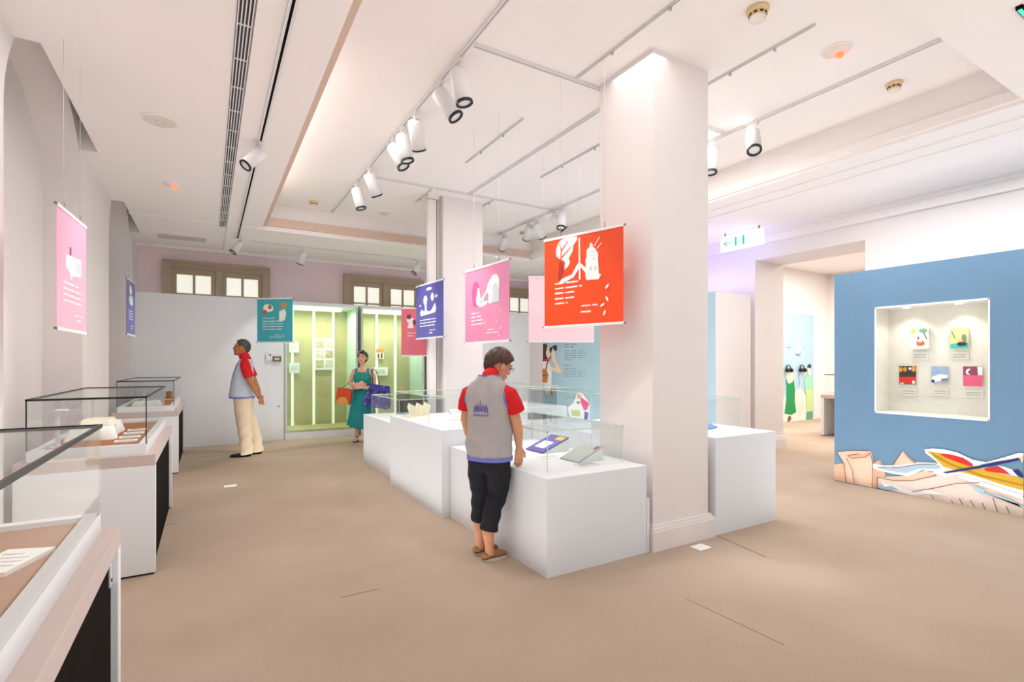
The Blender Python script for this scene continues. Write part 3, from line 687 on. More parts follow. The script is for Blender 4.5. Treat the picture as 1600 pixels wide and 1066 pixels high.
# exhibits
def open_book(label, loc, rz, w, l, cov, pr_, tilt=.35):
    t = thing('exhibit_book', label, 'book', loc, rz)
    c, s = math.cos(tilt), math.sin(tilt)
    mb = MB(); mb.prism([(-w / 2, 0, 0), (-w / 2, l * c, 0), (-w / 2, l * c, l * s)], (w, 0, 0)); mb.build('stand', mat('acrylic_stand', (226, 232, 232), .15), t)
    up = Vector((0, -s, c)); 
    def P(x, y, z): return Vector((x, y * c, y * s + .001)) + up * z
    def slab(x0, x1, y0, y1, z0, z1, n, m):
        MB().prism([P(x0, y0, z0), P(x1, y0, z0), P(x1, y1, z0), P(x0, y1, z0)], up * (z1 - z0)).build(n, m, t)
    slab(-w / 2, w / 2, .0, l, .0, .012, 'cover', cov)
    for (n, m, x0, x1, y0, y1) in pr_: slab(x0 * w - w / 2, x1 * w - w / 2, y0 * l, y1 * l, .012, .0128, n, m)
    return t
M_purp = mat('purple_cover', (104, 96, 176), .5, var=.1, scale=12); M_gr2 = mat('greygreen_cover', (176, 184, 178), .5, var=.08, scale=12)
open_book('purple booklet with white panel propped in the low case', (2.385, 3.65, .643), -1.52, .24, .30, M_purp, [('printed_panel', M_paper, .2, .75, .2, .6), ('printed_panel', M_ye, .55, .95, .75, .95)])
open_book('grey-green booklet propped beside the purple one', (2.39, 3.165, .643), -1.48, .21, .27, M_gr2, [('printed_panel', M_mg, .8, .95, .75, .95)])
open_book('white booklet lying open at the near end of the tall pedestal case', (2.32, 4.95, .79), -.4, .26, .22, M_paper, [('printed_panel', M_ink, .2, .8, .3, .34), ('printed_panel', M_ink, .2, .8, .5, .54)], .12)
open_book('pale blue booklet lying near the pillar in the tall pedestal case', (2.5, 5.35, .79), -.3, .22, .24, mat('paleblue_cover', (214, 226, 232), .5), [('printed_panel', M_ink, .2, .8, .5, .54)], .2)
open_book('blue booklet propped in the case right of the near pillar', (4.0, 3.12, .79), .25, .2, .22, mat('bright_blue_cover', (96, 140, 200), .5), [('printed_panel', M_paper, .2, .8, .3, .7)])
t = thing('folded_paper_exhibit', 'folded cream paper standing in the tall pedestal case near the woman in teal', 'exhibit', (2.05, 5.5, .79), .3)
mb = MB()
for k in range(6):
    a, b = -.15 + .05 * k, -.1 + .05 * k; z0, z1 = (.12, .16) if k % 2 == 0 else (.16, .12); y0, y1 = (0, .05) if k % 2 == 0 else (.05, 0)
    mb.prism([(a * .8, y0, 0), (b * .8, y1, 0), (b * 1.1, y1, z1), (a * 1.1, y0, z0)], (0, .006, 0))
mb.build('sheet', M_papercream, t)
B(-.14, .14, -.02, .08, 0, .006).build('base', M_papercream, t)
def papers(label, x, y, z, w, l, rz, m=M_paper):
    t = thing('caption_sheet', label, 'paper', (x, y, z), rz)
    B(-w / 2, w / 2, -l / 2, l / 2, 0, .006).build('sheet', m, t)
    for k in range(5): B(-w * .38, w * .38, l * (.3 - .13 * k) - .002, l * (.3 - .13 * k) + .002, .006, .0066).build('text_line', M_ink, t)
papers('clear caption sheet in front of the purple booklet', 2.36, 3.38, .643, .17, .11, -.05)
papers('clear caption sheet in front of the grey-green booklet', 2.42, 2.99, .643, .17, .09, 0, mat('pale_sheet', (226, 228, 226), .3))
papers('white sheet lying in the low case nearest the woman in teal', 2.3, 6.3, .67, .22, .3, 0)
papers('white sheet lying in the case right of the near pillar', 3.95, 3.6, .79, .3, .2, 0)
# standing cutout figure on the far pedestal
ct = thing('standing_cutout', 'white-edged standing cutout of a person in pink looking at a map', 'cutout', (4.2, 5.2, .643), -.45)
S = .0072
def cc(pts): return [((x - 700) * .0011, 0, (930 - y) * .0011) for x, y in pts]
MB().prism(cc([(570, 660), (590, 585), (655, 605), (740, 720), (735, 930), (660, 925), (510, 905), (475, 770), (545, 715)]), (0, .006, 0)).build('board', M_wh, ct)
for k, (n, m, pts) in enumerate((('printed_jacket', M_pk, [(630, 640), (735, 720), (710, 790), (670, 800), (630, 700)]), ('printed_hat', mat('mural_tan', (220, 190, 160), .6), [(590, 600), (640, 620), (630, 660), (585, 660)]), ('printed_trousers', mat('mural_indigo', (110, 112, 176), .6), [(680, 810), (725, 830), (710, 920), (668, 920)]), ('printed_map', M_lime, [(520, 790), (620, 800), (625, 870), (525, 860)]), ('printed_bag', M_gt, [(580, 695), (620, 695), (620, 720), (585, 718)]))):
    MB().prism([Vector(p) + Vector((0, -.001 * (k + 1), 0)) for p in cc(pts)], (0, -.0006, 0)).build(n, m, ct)
B(-.25, .04, -.03, .06, 0, .012).build('foot', M_white, ct)
t = thing('trunking_pole', 'slim white cable trunking with dark slot beside the second pillar', 'trunking', (2.72, 6.78, 0))
B(-.055, .055, 0, .08, 0, ZC - .06).build('channel', M_wall, t); B(.056, .072, .02, .06, 0, ZC - .05).build('dark_slot', M_dark, t); B(-.075, .09, -.01, .09, ZC - .05, ZC).build('top_cap', M_wall, t)
# floor outlet covers
for (u, v, l) in ((1095, 856, 'white square floor outlet cover beside the near pillar'), (360, 760, 'white floor outlet cover on the carpet between showcase and pedestals')):
    p = onZ(u, v, 0); t = thing('floor_outlet_cover', l, 'floor outlet', (p.x, p.y, 0)); B(-.065, .065, -.05, .05, 0, .006).build('plate', M_paper, t, bevel=.002); B(-.04, .04, -.03, .03, .006, .009).build('lid', M_paper, t)

# ================================================================== CEILING FITTINGS
def rail(label, p, q, wd=.035, h=.022, z=None, m=None, name='lighting_track', group=None, dark=None):
    p, q = Vector(p), Vector(q); L = (q - p).length; ang = math.atan2(q.y - p.y, q.x - p.x)
    t = thing(name, label, 'track', tuple(p), ang, group)
    B(0, L, -wd / 2, wd / 2, -h, 0).build('channel', m or M_lampbody, t)
    B(.01, L - .01, -wd * .16, wd * .16, -h - .0015, -h).build('slot', dark or M_slot, t)
    for x in (0, L): B(x - .008, x + .008, -wd * .55, wd * .55, -h * 1.05, 0).build('end_cap', m or M_lampbody, t)
    return t
TXA, TXM, TXB = 1.66, 3.13, 4.58
rail('long white lighting track left of the pillars', (TXA, TY0 + .02, ZC), (TXA, 8.30, ZC))
rail('white lighting track in line with the pillars', (TXM, 3.43, ZC), (TXM, 6.43, ZC))
rail('long white lighting track right of the pillars', (TXB, 1.6, ZC), (TXB, 8.2, ZC))
rail('crosswise white lighting track behind the near pillar', (TXA + .02, 3.40, ZC), (TXB - .02, 3.40, ZC))
rail('crosswise white lighting track before the second pillar', (TXA + .02, 6.45, ZC), (TXB - .02, 6.45, ZC))
rail('long dark-slotted track on the lowered ceiling along the left wall', (.406, -2.9, ZS - .001), (.406, 9.3, ZS - .001), .05, .012, dark=M_dark)
rail('thin track on the lowered ceiling above the back partition', (.6, 9.42, ZS), (5.0, 9.42, ZS), .035, .014)
for (x, y0, y1, l) in ((2.62, 1.95, 3.36, 'thin hanging rail left of the near pillar above the red banner'), (2.61, 4.2, 5.45, 'thin hanging rail between the pillars above the pink banner'), (2.61, 6.55, 7.15, 'thin hanging rail left of the second pillar'), (3.63, 3.9, 5.4, 'thin hanging rail right of the middle track'), (3.63, 2.0, 2.95, 'thin hanging rail right of the near pillar'), (3.55, 6.5, 7.0, 'thin hanging rail right of the second pillar')):
    t = rail(l, (x, y0, ZC), (x, y1, ZC), .018, .016, m=M_alu, name='hanging_rail')
    for k in (.3, .7): B((y1 - y0) * k - .008, (y1 - y0) * k + .008, -.008, .008, -.04, -.016).build('clip', M_steel, t)

LB = .24
_lm = {}
def lamp_meshes():
    a = Vector((0, 0, -1))
    _lm['body'] = MB().lathe([(.058, -.02), (.066, 0), (.067, LB), (.060, LB)], 28, a).mesh('lamp_body', M_lampbody, True)
    _lm['rim'] = MB().lathe([(.058, LB - .004), (.0685, LB - .006), (.0685, LB + .010), (.052, LB + .012), (.048, LB + .002)], 28, a, cap=False).mesh('lamp_rim', M_black)
    _lm['refl'] = MB().lathe([(.055, LB + .001), (.036, LB - .03), (.030, LB - .03)], 24, a, cap=False).mesh('lamp_reflector', M_steel, True)
    _lm['lens'] = MB().lathe([(.034, LB - .032), (.033, LB - .026)], 20, a).mesh('lamp_lens', M_lens)
    _lm['adapter'] = MB().box(-.016, .016, -.055, .055, -.03, 0).mesh('lamp_adapter', M_lampbody)
    _lm['stem'] = MB().tube([(0, 0, -.028), (0, 0, -.075)], .011, 10).mesh('lamp_stem', M_lampbody)
    _lm['yoke'] = MB().lathe([(.02, -.02), (.024, 0), (.02, .02)], 14, Vector((1, 0, 0)), Vector((0, 0, -.085))).mesh('lamp_yoke', M_lampbody, True)
lamp_meshes()
def lamp(loc, aim, label, group, energy=55, z=ZC, size=1.0, alongx=False, cone=.95):
    t = thing('track_spotlight', label, 'spotlight', (loc[0], loc[1], z - .022), PI / 2 if alongx else 0, group)
    piv = Vector((0, 0, -.095)); wl = Vector(t.location) + piv
    d = (Vector(aim) - wl).normalized()
    if alongx: d = Matrix.Rotation(-PI / 2, 3, 'Z') @ d
    q = Vector((0, 0, -1)).rotation_difference(d)
    for n in ('adapter', 'stem', 'yoke'):
        o = bpy.data.objects.new(n, _lm[n]); COL.objects.link(o); o.parent = t
    # body hangs offset so that yoke holds its upper part
    for n in ('body', 'rim', 'refl', 'lens'):
        o = bpy.data.objects.new({'refl': 'reflector'}.get(n, n), _lm[n]); COL.objects.link(o); o.parent = t
        o.rotation_mode = 'QUATERNION'; o.rotation_quaternion = q; o.location = piv; o.scale = (size,) * 3
    if energy:
        ld = bpy.data.lights.new('spot', 'SPOT'); ld.energy = energy; ld.spot_size = cone; ld.spot_blend = .7; ld.shadow_soft_size = .045; ld.color = (1, .93, .88)
        lo = bpy.data.objects.new('spot', ld); COL.objects.link(lo); lo.parent = t; lo.rotation_mode = 'QUATERNION'; lo.rotation_quaternion = q; lo.location = piv + d * (LB + .03) * size
    return t
gA = 'spotlights on the long track left of the pillars'; lA = 'white cylinder spotlight with black rim on the long track left of the pillars'
gB = 'spotlights on the long track right of the pillars'; lB = 'white cylinder spotlight with black rim on the long track right of the pillars'
ORD = ('first', 'second', 'third', 'fourth', 'fifth', 'sixth', 'seventh', 'eighth'); nA = nB = -1
for y, aim in ((3.62, (2.2, 3.25, .6)), (3.98, (2.58, 3.3, 1.95)), (4.58, (2.4, 5.6, 2.0)), (4.94, (2.2, 4.6, .8)), (5.22, (2.36, 4.45, 1.75)), (6.15, (2.64, 6.75, 1.9)), (6.76, (2.3, 6.4, .7))):
    nA += 1; lamp((TXA, y), aim, ORD[nA] + ' spotlight from the crosswise track behind the near pillar, on the left long track', gA, 46 if nA in (1, 4, 5) else 20, cone=.55 if nA in (1, 4, 5) else .95)
for y, aim in ((3.11, (3.4, 2.1, .9)), (3.60, (4.2, 3.3, .8)), (6.25, (3.9, 5.6, .8)), (6.46, (6.3, 5.9, 1.6)), (6.95, (6.4, 7.6, 1.6)), (7.15, (5.4, 10, 1.4)), (7.98, (5.0, 10, 1.5))):
    nB += 1; lamp((TXB, y), aim, ORD[nB] + ' spotlight on the right-hand long track, counted from its end nearest the blue partition', gB, 16)
lamp((.406, 5.15), (-.9, 4.6, 1.7), 'white spotlight on the dark-slotted track along the left wall', None, 40, ZS + .01, .82)
lamp((.44, 9.15), (-.8, 8.8, 1.4), 'white spotlight at the far end of the left wall track', None, 45, ZS + .01, .82)
lamp((1.42, 9.42), (.9, 10.0, 1.3), 'white spotlight above the tall vitrine on the thin back track', None, 45, ZS + .01, .85, True)
lamp((3.50, 9.42), (2.2, 9.2, 1.2), 'white spotlight on the back track beside the second pillar', None, 45, ZS + .01, .85, True)
# air slot in the lowered ceiling
t = thing('linear_air_vent', 'long slotted black and white air vent in the lowered ceiling', 'vent', (.185, -2.5, ZS))
B(-.045, .045, 0, 11.15, -.004, 0).build('backing', M_black, t)
for k in range(5): x = -.038 + .019 * k; B(x - .0035, x + .0035, 0, 11.15, -.012, -.004).build('slat', M_lampbody, t)
for k in range(28): B(-.04, .04, .3 + .4 * k, .31 + .4 * k, -.011, -.004).build('spacer', M_lampbody, t)
# access panel in rear soffit
a = onZ(245, 363, ZS); b = onZ(322, 379, ZS)
t = thing('access_panel', 'flat grey access panel framed in the rear lowered ceiling', 'ceiling panel', ((a.x + b.x) / 2, (a.y + b.y) / 2, ZS))
B(-.36, .36, -.2, .2, -.008, 0).build('frame', M_ceil, t); B(-.32, .32, -.16, .16, -.011, -.008).build('panel', mat('grey_panel', (206, 198, 188), .8), t)
# round fittings
def detector(label, u, v, z, s=1.0):
    p = onZ(u, v, z); t = thing('smoke_detector', label, 'smoke detector', (p.x, p.y, z)); a = Vector((0, 0, -1))
    MB().lathe([(.062 * s, 0), (.062 * s, .012 * s), (.052 * s, .03 * s)], 24, a).build('base', M_detect, t, True)
    MB().lathe([(.046 * s, .03 * s), (.044 * s, .05 * s)], 24, a).build('sensor_ring', M_detect, t)
    mb = MB()
    for k in range(9):
        g = 2 * PI * k / 9; c, n = math.cos(g), math.sin(g); mb.prism([(.0465 * s * c - .009 * n * s, .0465 * s * n + .009 * c * s, -.032 * s), (.0465 * s * c + .009 * n * s, .0465 * s * n - .009 * c * s, -.032 * s), (.0465 * s * c + .009 * n * s, .0465 * s * n - .009 * c * s, -.042 * s), (.0465 * s * c - .009 * n * s, .0465 * s * n + .009 * c * s, -.042 * s)], (.003 * c, .003 * n, 0))
    mb.build('slots', M_black, t)
    MB().lathe([(.046 * s, .05 * s), (.046 * s, .062 * s), (.02 * s, .072 * s)], 24, a).build('cap', mat('detector_white', (236, 226, 214), .5), t, True)
detector('tan smoke detector on the raised ceiling right of the near pillar', 1184, 14, ZC, 1.15)
detector('pale smoke detector near the right track under the raised ceiling', 1397, 130, ZC, 1.0)
detector('cream smoke detector near the back end of the long left track', 490, 315, ZC)
detector('cream smoke detector near the back end of the right track', 817, 362, ZC)
def disc(name, label, cat, u, v, z, r, led=False):
    p = onZ(u, v, z); t = thing(name, label, cat, (p.x, p.y, z)); a = Vector((0, 0, -1))
    MB().lathe([(r, 0), (r, .006), (r * .93, .012)], 32, a).build('ring', M_ceil, t)
    MB().lathe([(r * .88, .0125), (r * .86, .0145)], 32, a).build('grille', mat('speaker_grille', (226, 218, 208), .7), t)
    if led:
        MB().lathe([(.028, .0145), (.026, .035), (.012, .045)], 14, a, Vector((r * .45, 0, 0))).build('red_lamp', M_redled, t)
    else:
        for s in (-.15, .15): MB().lathe([(.006, .0145), (.005, .017)], 8, a, Vector((r * s, r * s, 0))).build('screw', M_grey, t)
disc('ceiling_speaker', 'round flat speaker in the lowered ceiling beside the air vent', 'speaker', 250, 188, ZS, .135)
disc('ceiling_speaker', 'small round speaker in the raised ceiling near the second pillar', 'speaker', 601, 333, ZC, .10)
disc('indicator_lamp', 'round ceiling fitting with red lamp in the lowered ceiling', 'indicator lamp', 267, 288, ZS, .075, True)
disc('indicator_lamp', 'round ceiling fitting with red lamp in the raised ceiling', 'indicator lamp', 1307, 78, ZC, .105, True)
# exit sign
ex = 6.9
a = onX(1128, 372, ex); b = onX(1192, 353, ex)
t = thing('exit_sign', 'lit white exit sign with green arrow hanging by the doorway', 'sign', (ex, b.y, 3.12)); L = a.y - b.y
B(-.03, .03, 0, L, 0, .23).build('body', mat('sign_lightbox', (246, 252, 250), .4, emit=.55, ecol=(240, 252, 250)), t)
for y in (.06, L - .06): MB().tube([(0, y, .23), (0, y, .285)], .012).build('hanger', M_grey, t)
M_exit = mat('exit_green', (70, 190, 170), .5, emit=.25, ecol=(70, 200, 180))
ylo = lambda f: L * (1 - f)
mb = MB(); zc = .115
def sg(pts): mb.prism([(-.0305, ylo(x), z) for x, z in pts], (-.001, 0, 0))
sg([(.10, zc + .008), (.28, zc + .008), (.28, zc - .008), (.10, zc - .008)]); sg([(.07, zc), (.16, zc + .05), (.175, zc + .035), (.11, zc), (.175, zc - .035), (.16, zc - .05)])
mb.build('arrow', M_exit, t)
mb = MB(); sg([(.36, .05), (.41, .05), (.41, .19), (.36, .19)]); sg([(.55, .05), (.6, .05), (.6, .19), (.55, .19)]); mb.build('door_symbol', M_exit, t)
mb = MB(); sg([(.475, .165), (.5, .165), (.5, .19), (.475, .19)]); sg([(.45, .15), (.52, .13), (.51, .115), (.49, .12), (.52, .07), (.50, .055), (.475, .095), (.44, .07), (.43, .085), (.46, .12)]); mb.build('running_figure', mat('exit_pale', (170, 222, 212), .5, emit=.5), t)
# corner light fitting in the right-hand lowered ceiling
p = onZ(1600, 16, ZS); t = thing('ceiling_sign_box', 'dark-edged green lit box on the lowered ceiling near the right wall', 'sign', (p.x, p.y, ZS))
B(-.08, .5, -.015, .015, -.02, 0).build('frame', M_dark, t); B(-.07, .5, -.009, .009, -.024, -.02).build('diffuser', mat('green_glow', (60, 200, 150), .4, emit=.8), t)

# ================================================================== HANGING BANNERS
HB = .74
def banner(label, pl, pr_, col, back=None, top_z=None, prints=(), rows=(), m_txt=None, zc=ZC, H=HB):
    """pl / pr_: bottom corners (world) left and right as seen from the front"""
    pl, pr_ = Vector(pl), Vector(pr_); d = pr_ - pl; W = math.hypot(d.x, d.y); rz = math.atan2(d.y, d.x)
    z0 = (pl.z + pr_.z) / 2
    t = thing('hanging_banner', label, 'banner', (pl.x, pl.y, z0), rz)
    B(0, W, -.0015, .0015, 0, H).build('sheet', col, t)
    if back: B(.002, W - .002, .0016, .0022, .002, H - .002).build('back_lining', back, t)
    for z, n in ((H, 'top_rod'), (0, 'bottom_rod')):
        r = B(-.008, W + .008, -.006, .006, z - .010, z + .010).build(n, M_white, t)
        for x in (-.012, W + .012): MB().lathe([(.009, -.006), (.009, .006)], 10, Vector((1, 0, 0)), Vector((x, 0, z))).build('end_cap', M_grey, r)
    for x in (W * .22, W * .78): 
        MB().tube([(x, 0, H + .01), (x, 0, zc - z0)], .0011, 6).build('wire', M_steel, t)
        MB().tube([(x - .0, 0, H + .008), (x + .008, 0, H + .03), (x, 0, H + .05)], .003, 6).build('hook', M_grey, t)
    for k, (n, m, pts) in enumerate(prints):
        MB().prism([(x * W, -.0020 - .0005 * k, H * (1 - y)) for x, y in pts], (0, -.0005, 0)).build(n, m, t)
    for (x0, x1, y, h) in rows:
        mb = MB(); n = int((x1 - x0) * W / .015); n = 1 if n < 5 else n
        for i in range(n):
            if n > 1 and i % 9 == 6: continue
            a, b = x0 + (x1 - x0) * i / n, x0 + (x1 - x0) * (i + .86) / n; hh = h * random.uniform(.5, .72)
            mb.prism([(a * W, -.002, H * (1 - y - hh / 2)), (b * W, -.002, H * (1 - y - hh / 2)), (b * W, -.002, H * (1 - y + hh / 2)), (a * W, -.002, H * (1 - y + hh / 2))], (0, -.0006, 0))
        mb.build('text_line', m_txt or M_paper, t)['kind'] = 'stuff'
    return t
def at(u, v, d):
    r = ray(u, v); return Vector((0, 0, H_CAM)) + r * d
def dep(px, H=HB): return H * F_PX / px
M_ban = dict(red=mat('banner_orange_red', (240, 78, 30), .35, var=.07, scale=2.2), pink=mat('banner_pink', (232, 150, 186), .3, var=.05, scale=2), purple=mat('banner_violet', (92, 92, 172), .3, var=.06, scale=2), teal=mat('banner_teal', (72, 180, 190), .3, var=.06, scale=2),
    rose=mat('banner_rose', (236, 120, 140), .3, var=.06, scale=2), blush=mat('banner_blush_back', (250, 224, 230), .6, var=.02), lpink=mat('banner_light_pink', (246, 182, 208), .3, var=.04, scale=2))
M_grl = mat('print_pale_grey', (206, 216, 222), .5); M_pkd = mat('print_deep_pink', (224, 100, 156), .5); M_wsk = mat('print_warm_white', (252, 248, 240), .5)
def cb(pts): return [((x - 70) / 712.0, (y - (275 - 200 * (x - 70) / 712.0)) / (745 + 140 * (x - 70) / 712.0)) for x, y in pts]
leaf = lambda cx, cy, a, l=.035, wd=.013: [(cx + l * math.cos(a) * c - wd * math.sin(a) * s_, cy + l * math.sin(a) * c + wd * math.cos(a) * s_) for c, s_ in ((-1, 0), (-.4, .8), (.3, .9), (1, 0), (.3, -.9), (-.4, -.8))]
red_pr = [
 ('printed_tree', M_wsk, cb([(185, 350), (200, 300), (225, 260), (270, 225), (340, 205), (388, 205), (385, 235), (350, 290), (345, 340), (310, 400), (320, 440), (300, 480), (270, 505), (275, 440), (245, 420), (215, 415), (190, 395)])),
 ('printed_branch', M_ban['red'], cb([(228, 420), (232, 340), (215, 280), (221, 280), (240, 335), (300, 250), (306, 254), (244, 350), (238, 420)])),
 ('printed_branch', M_ban['red'], cb([(236, 400), (330, 300), (334, 305), (242, 412)])),
 ('printed_trunk', mat('print_dark_red', (176, 44, 40), .5), cb([(218, 440), (250, 440), (260, 520), (232, 610), (205, 600)])),
 ('printed_path', M_wsk, cb([(217, 625), (245, 590), (340, 545), (385, 460), (405, 430), (440, 455), (490, 500), (600, 530), (580, 575), (470, 588), (462, 520), (415, 470), (355, 570), (230, 640)])),
 ('printed_spire', M_wsk, cb([(402, 215), (414, 215), (420, 585), (405, 590)])),
 ('printed_tower', M_wsk, cb([(465, 400), (475, 390), (475, 325), (490, 300), (505, 290), (500, 270), (515, 250), (530, 268), (528, 285), (550, 300), (575, 345), (578, 440), (582, 530), (470, 575)])),
 ('printed_window', M_grl, cb([(500, 325), (550, 320), (550, 335), (500, 340)])), ('printed_window', M_grl, cb([(500, 360), (560, 355), (560, 362), (500, 368)])), ('printed_window', M_grl, cb([(532, 380), (545, 378), (545, 402), (532, 404)])),
 ('printed_window', M_grl, cb([(500, 465), (520, 462), (520, 500), (500, 503)])), ('printed_window', M_grl, cb([(535, 460), (560, 458), (560, 490), (535, 495)])),
 ('printed_ray', M_wsk, cb([(540, 280), (588, 195), (593, 198), (546, 282)])), ('printed_ray', M_wsk, cb([(565, 300), (604, 245), (608, 248), (570, 303)])),
] + [('printed_leaf', M_wsk, leaf(x, y, a)) for x, y, a in ((.82, .61, -.9), (.82, .74, 1.1), (.765, .80, -.5), (.79, .885, -1.2))]
red_rows = [(.15, .46, .515, .028), (.15, .51, .57, .028), (.15, .41, .625, .028), (.15, .41, .685, .028), (.15, .32, .74, .028), (.5, .7, .79, .024), (.49, .62, .855, .03)]
def corners(ul, vl0, vl1, ur, vr0, vr1, H=HB, force=None):
    dl, dr = dep(vl1 - vl0, H), dep(vr1 - vr0, H)
    if force: dl, dr = force
    a, b = at(ul, vl1, dl), at(ur, vr1, dr); z = (a.z + b.z) / 2; a.z = b.z = z; return a, b
a, b = corners(851, 378, 513, 974, 350, 503)
banner('orange-red hanging banner with white tree and tower drawings', a, b, M_ban['red'], None, prints=red_pr, rows=red_rows)
pk = [('printed_hair', M_pkd, [(.2, .5), (.17, .3), (.22, .18), (.3, .17), (.36, .26), (.36, .45), (.3, .52)]), ('printed_profile', M_wsk, [(.3, .5), (.27, .44), (.32, .27), (.35, .26), (.37, .36), (.4, .45), (.55, .46), (.53, .5), (.42, .53)]), ('printed_arm', M_grl, [(.34, .42), (.42, .4), (.55, .28), (.58, .3), (.47, .43), (.45, .48), (.36, .5)]),
      ('printed_horse', M_wsk, [(.55, .24), (.6, .19), (.66, .14), (.74, .14), (.8, .2), (.8, .34), (.8, .5), (.56, .5), (.57, .38), (.52, .34)]), ('printed_mane', M_grl, [(.66, .28), (.72, .24), (.8, .34), (.8, .5), (.64, .5), (.66, .38)])] + [('printed_flower', M_wsk, leaf(x, y, 1.4, .02, .008)) for x, y in ((.83, .62), (.75, .74), (.83, .83), (.8, .92))]
a, b = corners(727, 426, 537, 796, 404.5, 532)
pkr = [(.16, .34, .6, .03), (.16, .4, .65, .03), (.16, .45, .7, .03), (.16, .5, .75, .03), (.55, .7, .84, .022), (.53, .77, .88, .022)]
banner('pink hanging banner with a white horse and a pink-haired face', a, b, M_ban['pink'], None, prints=pk, rows=pkr)
bl = [('printed_balloon', M_wsk, blob(.36, .30, .07, .09)), ('printed_balloon', M_papercream, blob(.62, .26, .055, .07)), ('printed_cloud', M_grl, blob(.5, .1, .11, .03)), ('printed_cloud', M_grl, blob(.76, .26, .05, .03)), ('printed_cloud', M_wsk, blob(.17, .38, .03, .02)),
      ('printed_sea', M_wsk, [(.16, .52), (.22, .46), (.32, .5), (.4, .48), (.52, .52), (.6, .49), (.72, .38), (.76, .48), (.72, .55), (.4, .57), (.2, .58)]), ('printed_boat', M_grl, [(.34, .38), (.42, .36), (.42, .5), (.34, .5)])]
blr = [(.15, .76, .66, .03), (.15, .76, .715, .03), (.15, .7, .77, .03), (.52, .72, .86, .024), (.5, .62, .91, .028)]
a, b = corners(650.5, 451, 530, 693, 438, 526, force=(7.30, 6.60))
banner('violet hanging banner with white balloons, beside the second pillar', a, b, M_ban['purple'], None, prints=bl, rows=blr)
rs = [('printed_flower', M_wsk, blob(.3, .25, .12, .06)), ('printed_flower', M_mg, blob(.25, .18, .08, .05)), ('printed_flower', M_mg, blob(.42, .3, .06, .06)), ('printed_stem', M_wsk, [(.25, .3), (.38, .3), (.4, .42), (.2, .42)])]
a, b = corners(627, 476, 556, 675, 476, 556, force=(8.0, 8.0))
banner('rose hanging banner with flower drawing, partly behind the violet one', a, b, M_ban['rose'], None, prints=rs, rows=[(.2, .5, .52, .025), (.2, .45, .58, .025)], zc=ZC)
a, b = corners(826, 433, 534, 928, 433, 534)
banner('blank pale pink banner seen from behind the orange-red one', a, b, M_ban['blush'], None, zc=ZC)
te = [('printed_cloud', M_wsk, blob(.32, .22, .15, .09)), ('printed_flower', M_br, blob(.22, .31, .07, .05)), ('printed_flower', M_br, blob(.36, .2, .05, .05)), ('printed_flower', M_gd, blob(.75, .16, .08, .07)), ('printed_figure', M_wsk, [(.62, .3), (.78, .24), (.82, .34), (.78, .5), (.62, .52)])]
a, b = corners(402, 466, 535, 457.5, 467, 535, force=(8.58, 8.5))
banner('teal hanging banner with clouds and orange flowers before the white partition', a, b, M_ban['teal'], None, prints=te, rows=[(.15, .5, .45, .026), (.15, .75, .52, .026), (.15, .76, .58, .026), (.15, .76, .64, .026), (.15, .7, .7, .026), (.5, .75, .83, .02), (.35, .78, .88, .02)], zc=ZS, H=.73)
lp = [('printed_ship', M_wsk, [(.28, .36), (.8, .34), (.82, .44), (.78, .5), (.5, .52), (.44, .56), (.4, .5), (.28, .46)]), ('printed_mast', M_mg, [(.4, .28), (.45, .28), (.45, .35), (.4, .35)]), ('printed_ship', M_grl, [(.6, .38), (.8, .37), (.8, .47), (.6, .47)])]
a, b = corners(88, 318, 513, 134, 356, 521)
banner('light pink hanging banner along the left wall', a, b, M_ban['lpink'], None, prints=lp, rows=[(.2, .7, .6, .02), (.2, .85, .65, .022), (.2, .85, .7, .022), (.2, .85, .75, .022), (.6, .85, .86, .02), (.65, .8, .9, .02)], zc=ZS)
a, b = corners(197.5, 430, 522, 211, 445, 525, force=(6.75, 7.3))
banner('violet hanging banner along the left wall', a, b, M_ban['purple'], None, prints=[('printed_cloud', M_wsk, blob(.45, .18, .14, .09)), ('printed_sea', M_grl, blob(.5, .36, .25, .1))], rows=[(.25, .7, .56, .025), (.25, .7, .61, .025), (.25, .7, .66, .025), (.25, .7, .71, .025), (.5, .8, .83, .022), (.5, .7, .88, .022)], zc=ZS)

# ================================================================== PEOPLE
def ring_frame(t, ref):
    t = t.normalized(); a = Vector(ref) - t * t.dot(Vector(ref))
    if a.length < 1e-3: a = Vector((0, 1, 0)) - t * t.y
    a.normalize(); return a, t.cross(a)
def limb(pts, n=16, ref=(1, 0, 0), flat=False):
    """pts: (x,y,z,ra[,rb]) ; rounded ends"""
    P = [(Vector(p[:3]), p[3], p[4] if len(p) > 4 else p[3]) for p in pts]
    t0 = (P[0][0] - P[1][0]).normalized(); t1 = (P[-1][0] - P[-2][0]).normalized()
    def cap(p, t): 
        m = min(p[1], p[2]); return [(p[0] + t * m * .55, p[1] * .84, p[2] * .84), (p[0] + t * m * .88, p[1] * .5, p[2] * .5), (p[0] + t * m, p[1] * .12, p[2] * .12)]
    Q = list(reversed(cap(P[0], t0))) + P + ([(P[-1][0] + t1 * .001, P[-1][1] * .4, P[-1][2] * .4)] if flat else cap(P[-1], t1))
    v = []; f = []
    for i, (c, ra, rb) in enumerate(Q):
        t = Q[min(i + 1, len(Q) - 1)][0] - Q[max(i - 1, 0)][0]
        a, b = ring_frame(t, ref)
        for k in range(n):
            g = 2 * PI * k / n; v.append(c + a * math.cos(g) * ra + b * math.sin(g) * rb)
    for i in range(len(Q) - 1):
        for k in range(n):
            x, y = i * n + k, i * n + (k + 1) % n; f.append((x, y, y + n, x + n))
    f.append(tuple(range(n - 1, -1, -1))); f.append(tuple(range((len(Q) - 1) * n, len(Q) * n)))
    return v, f
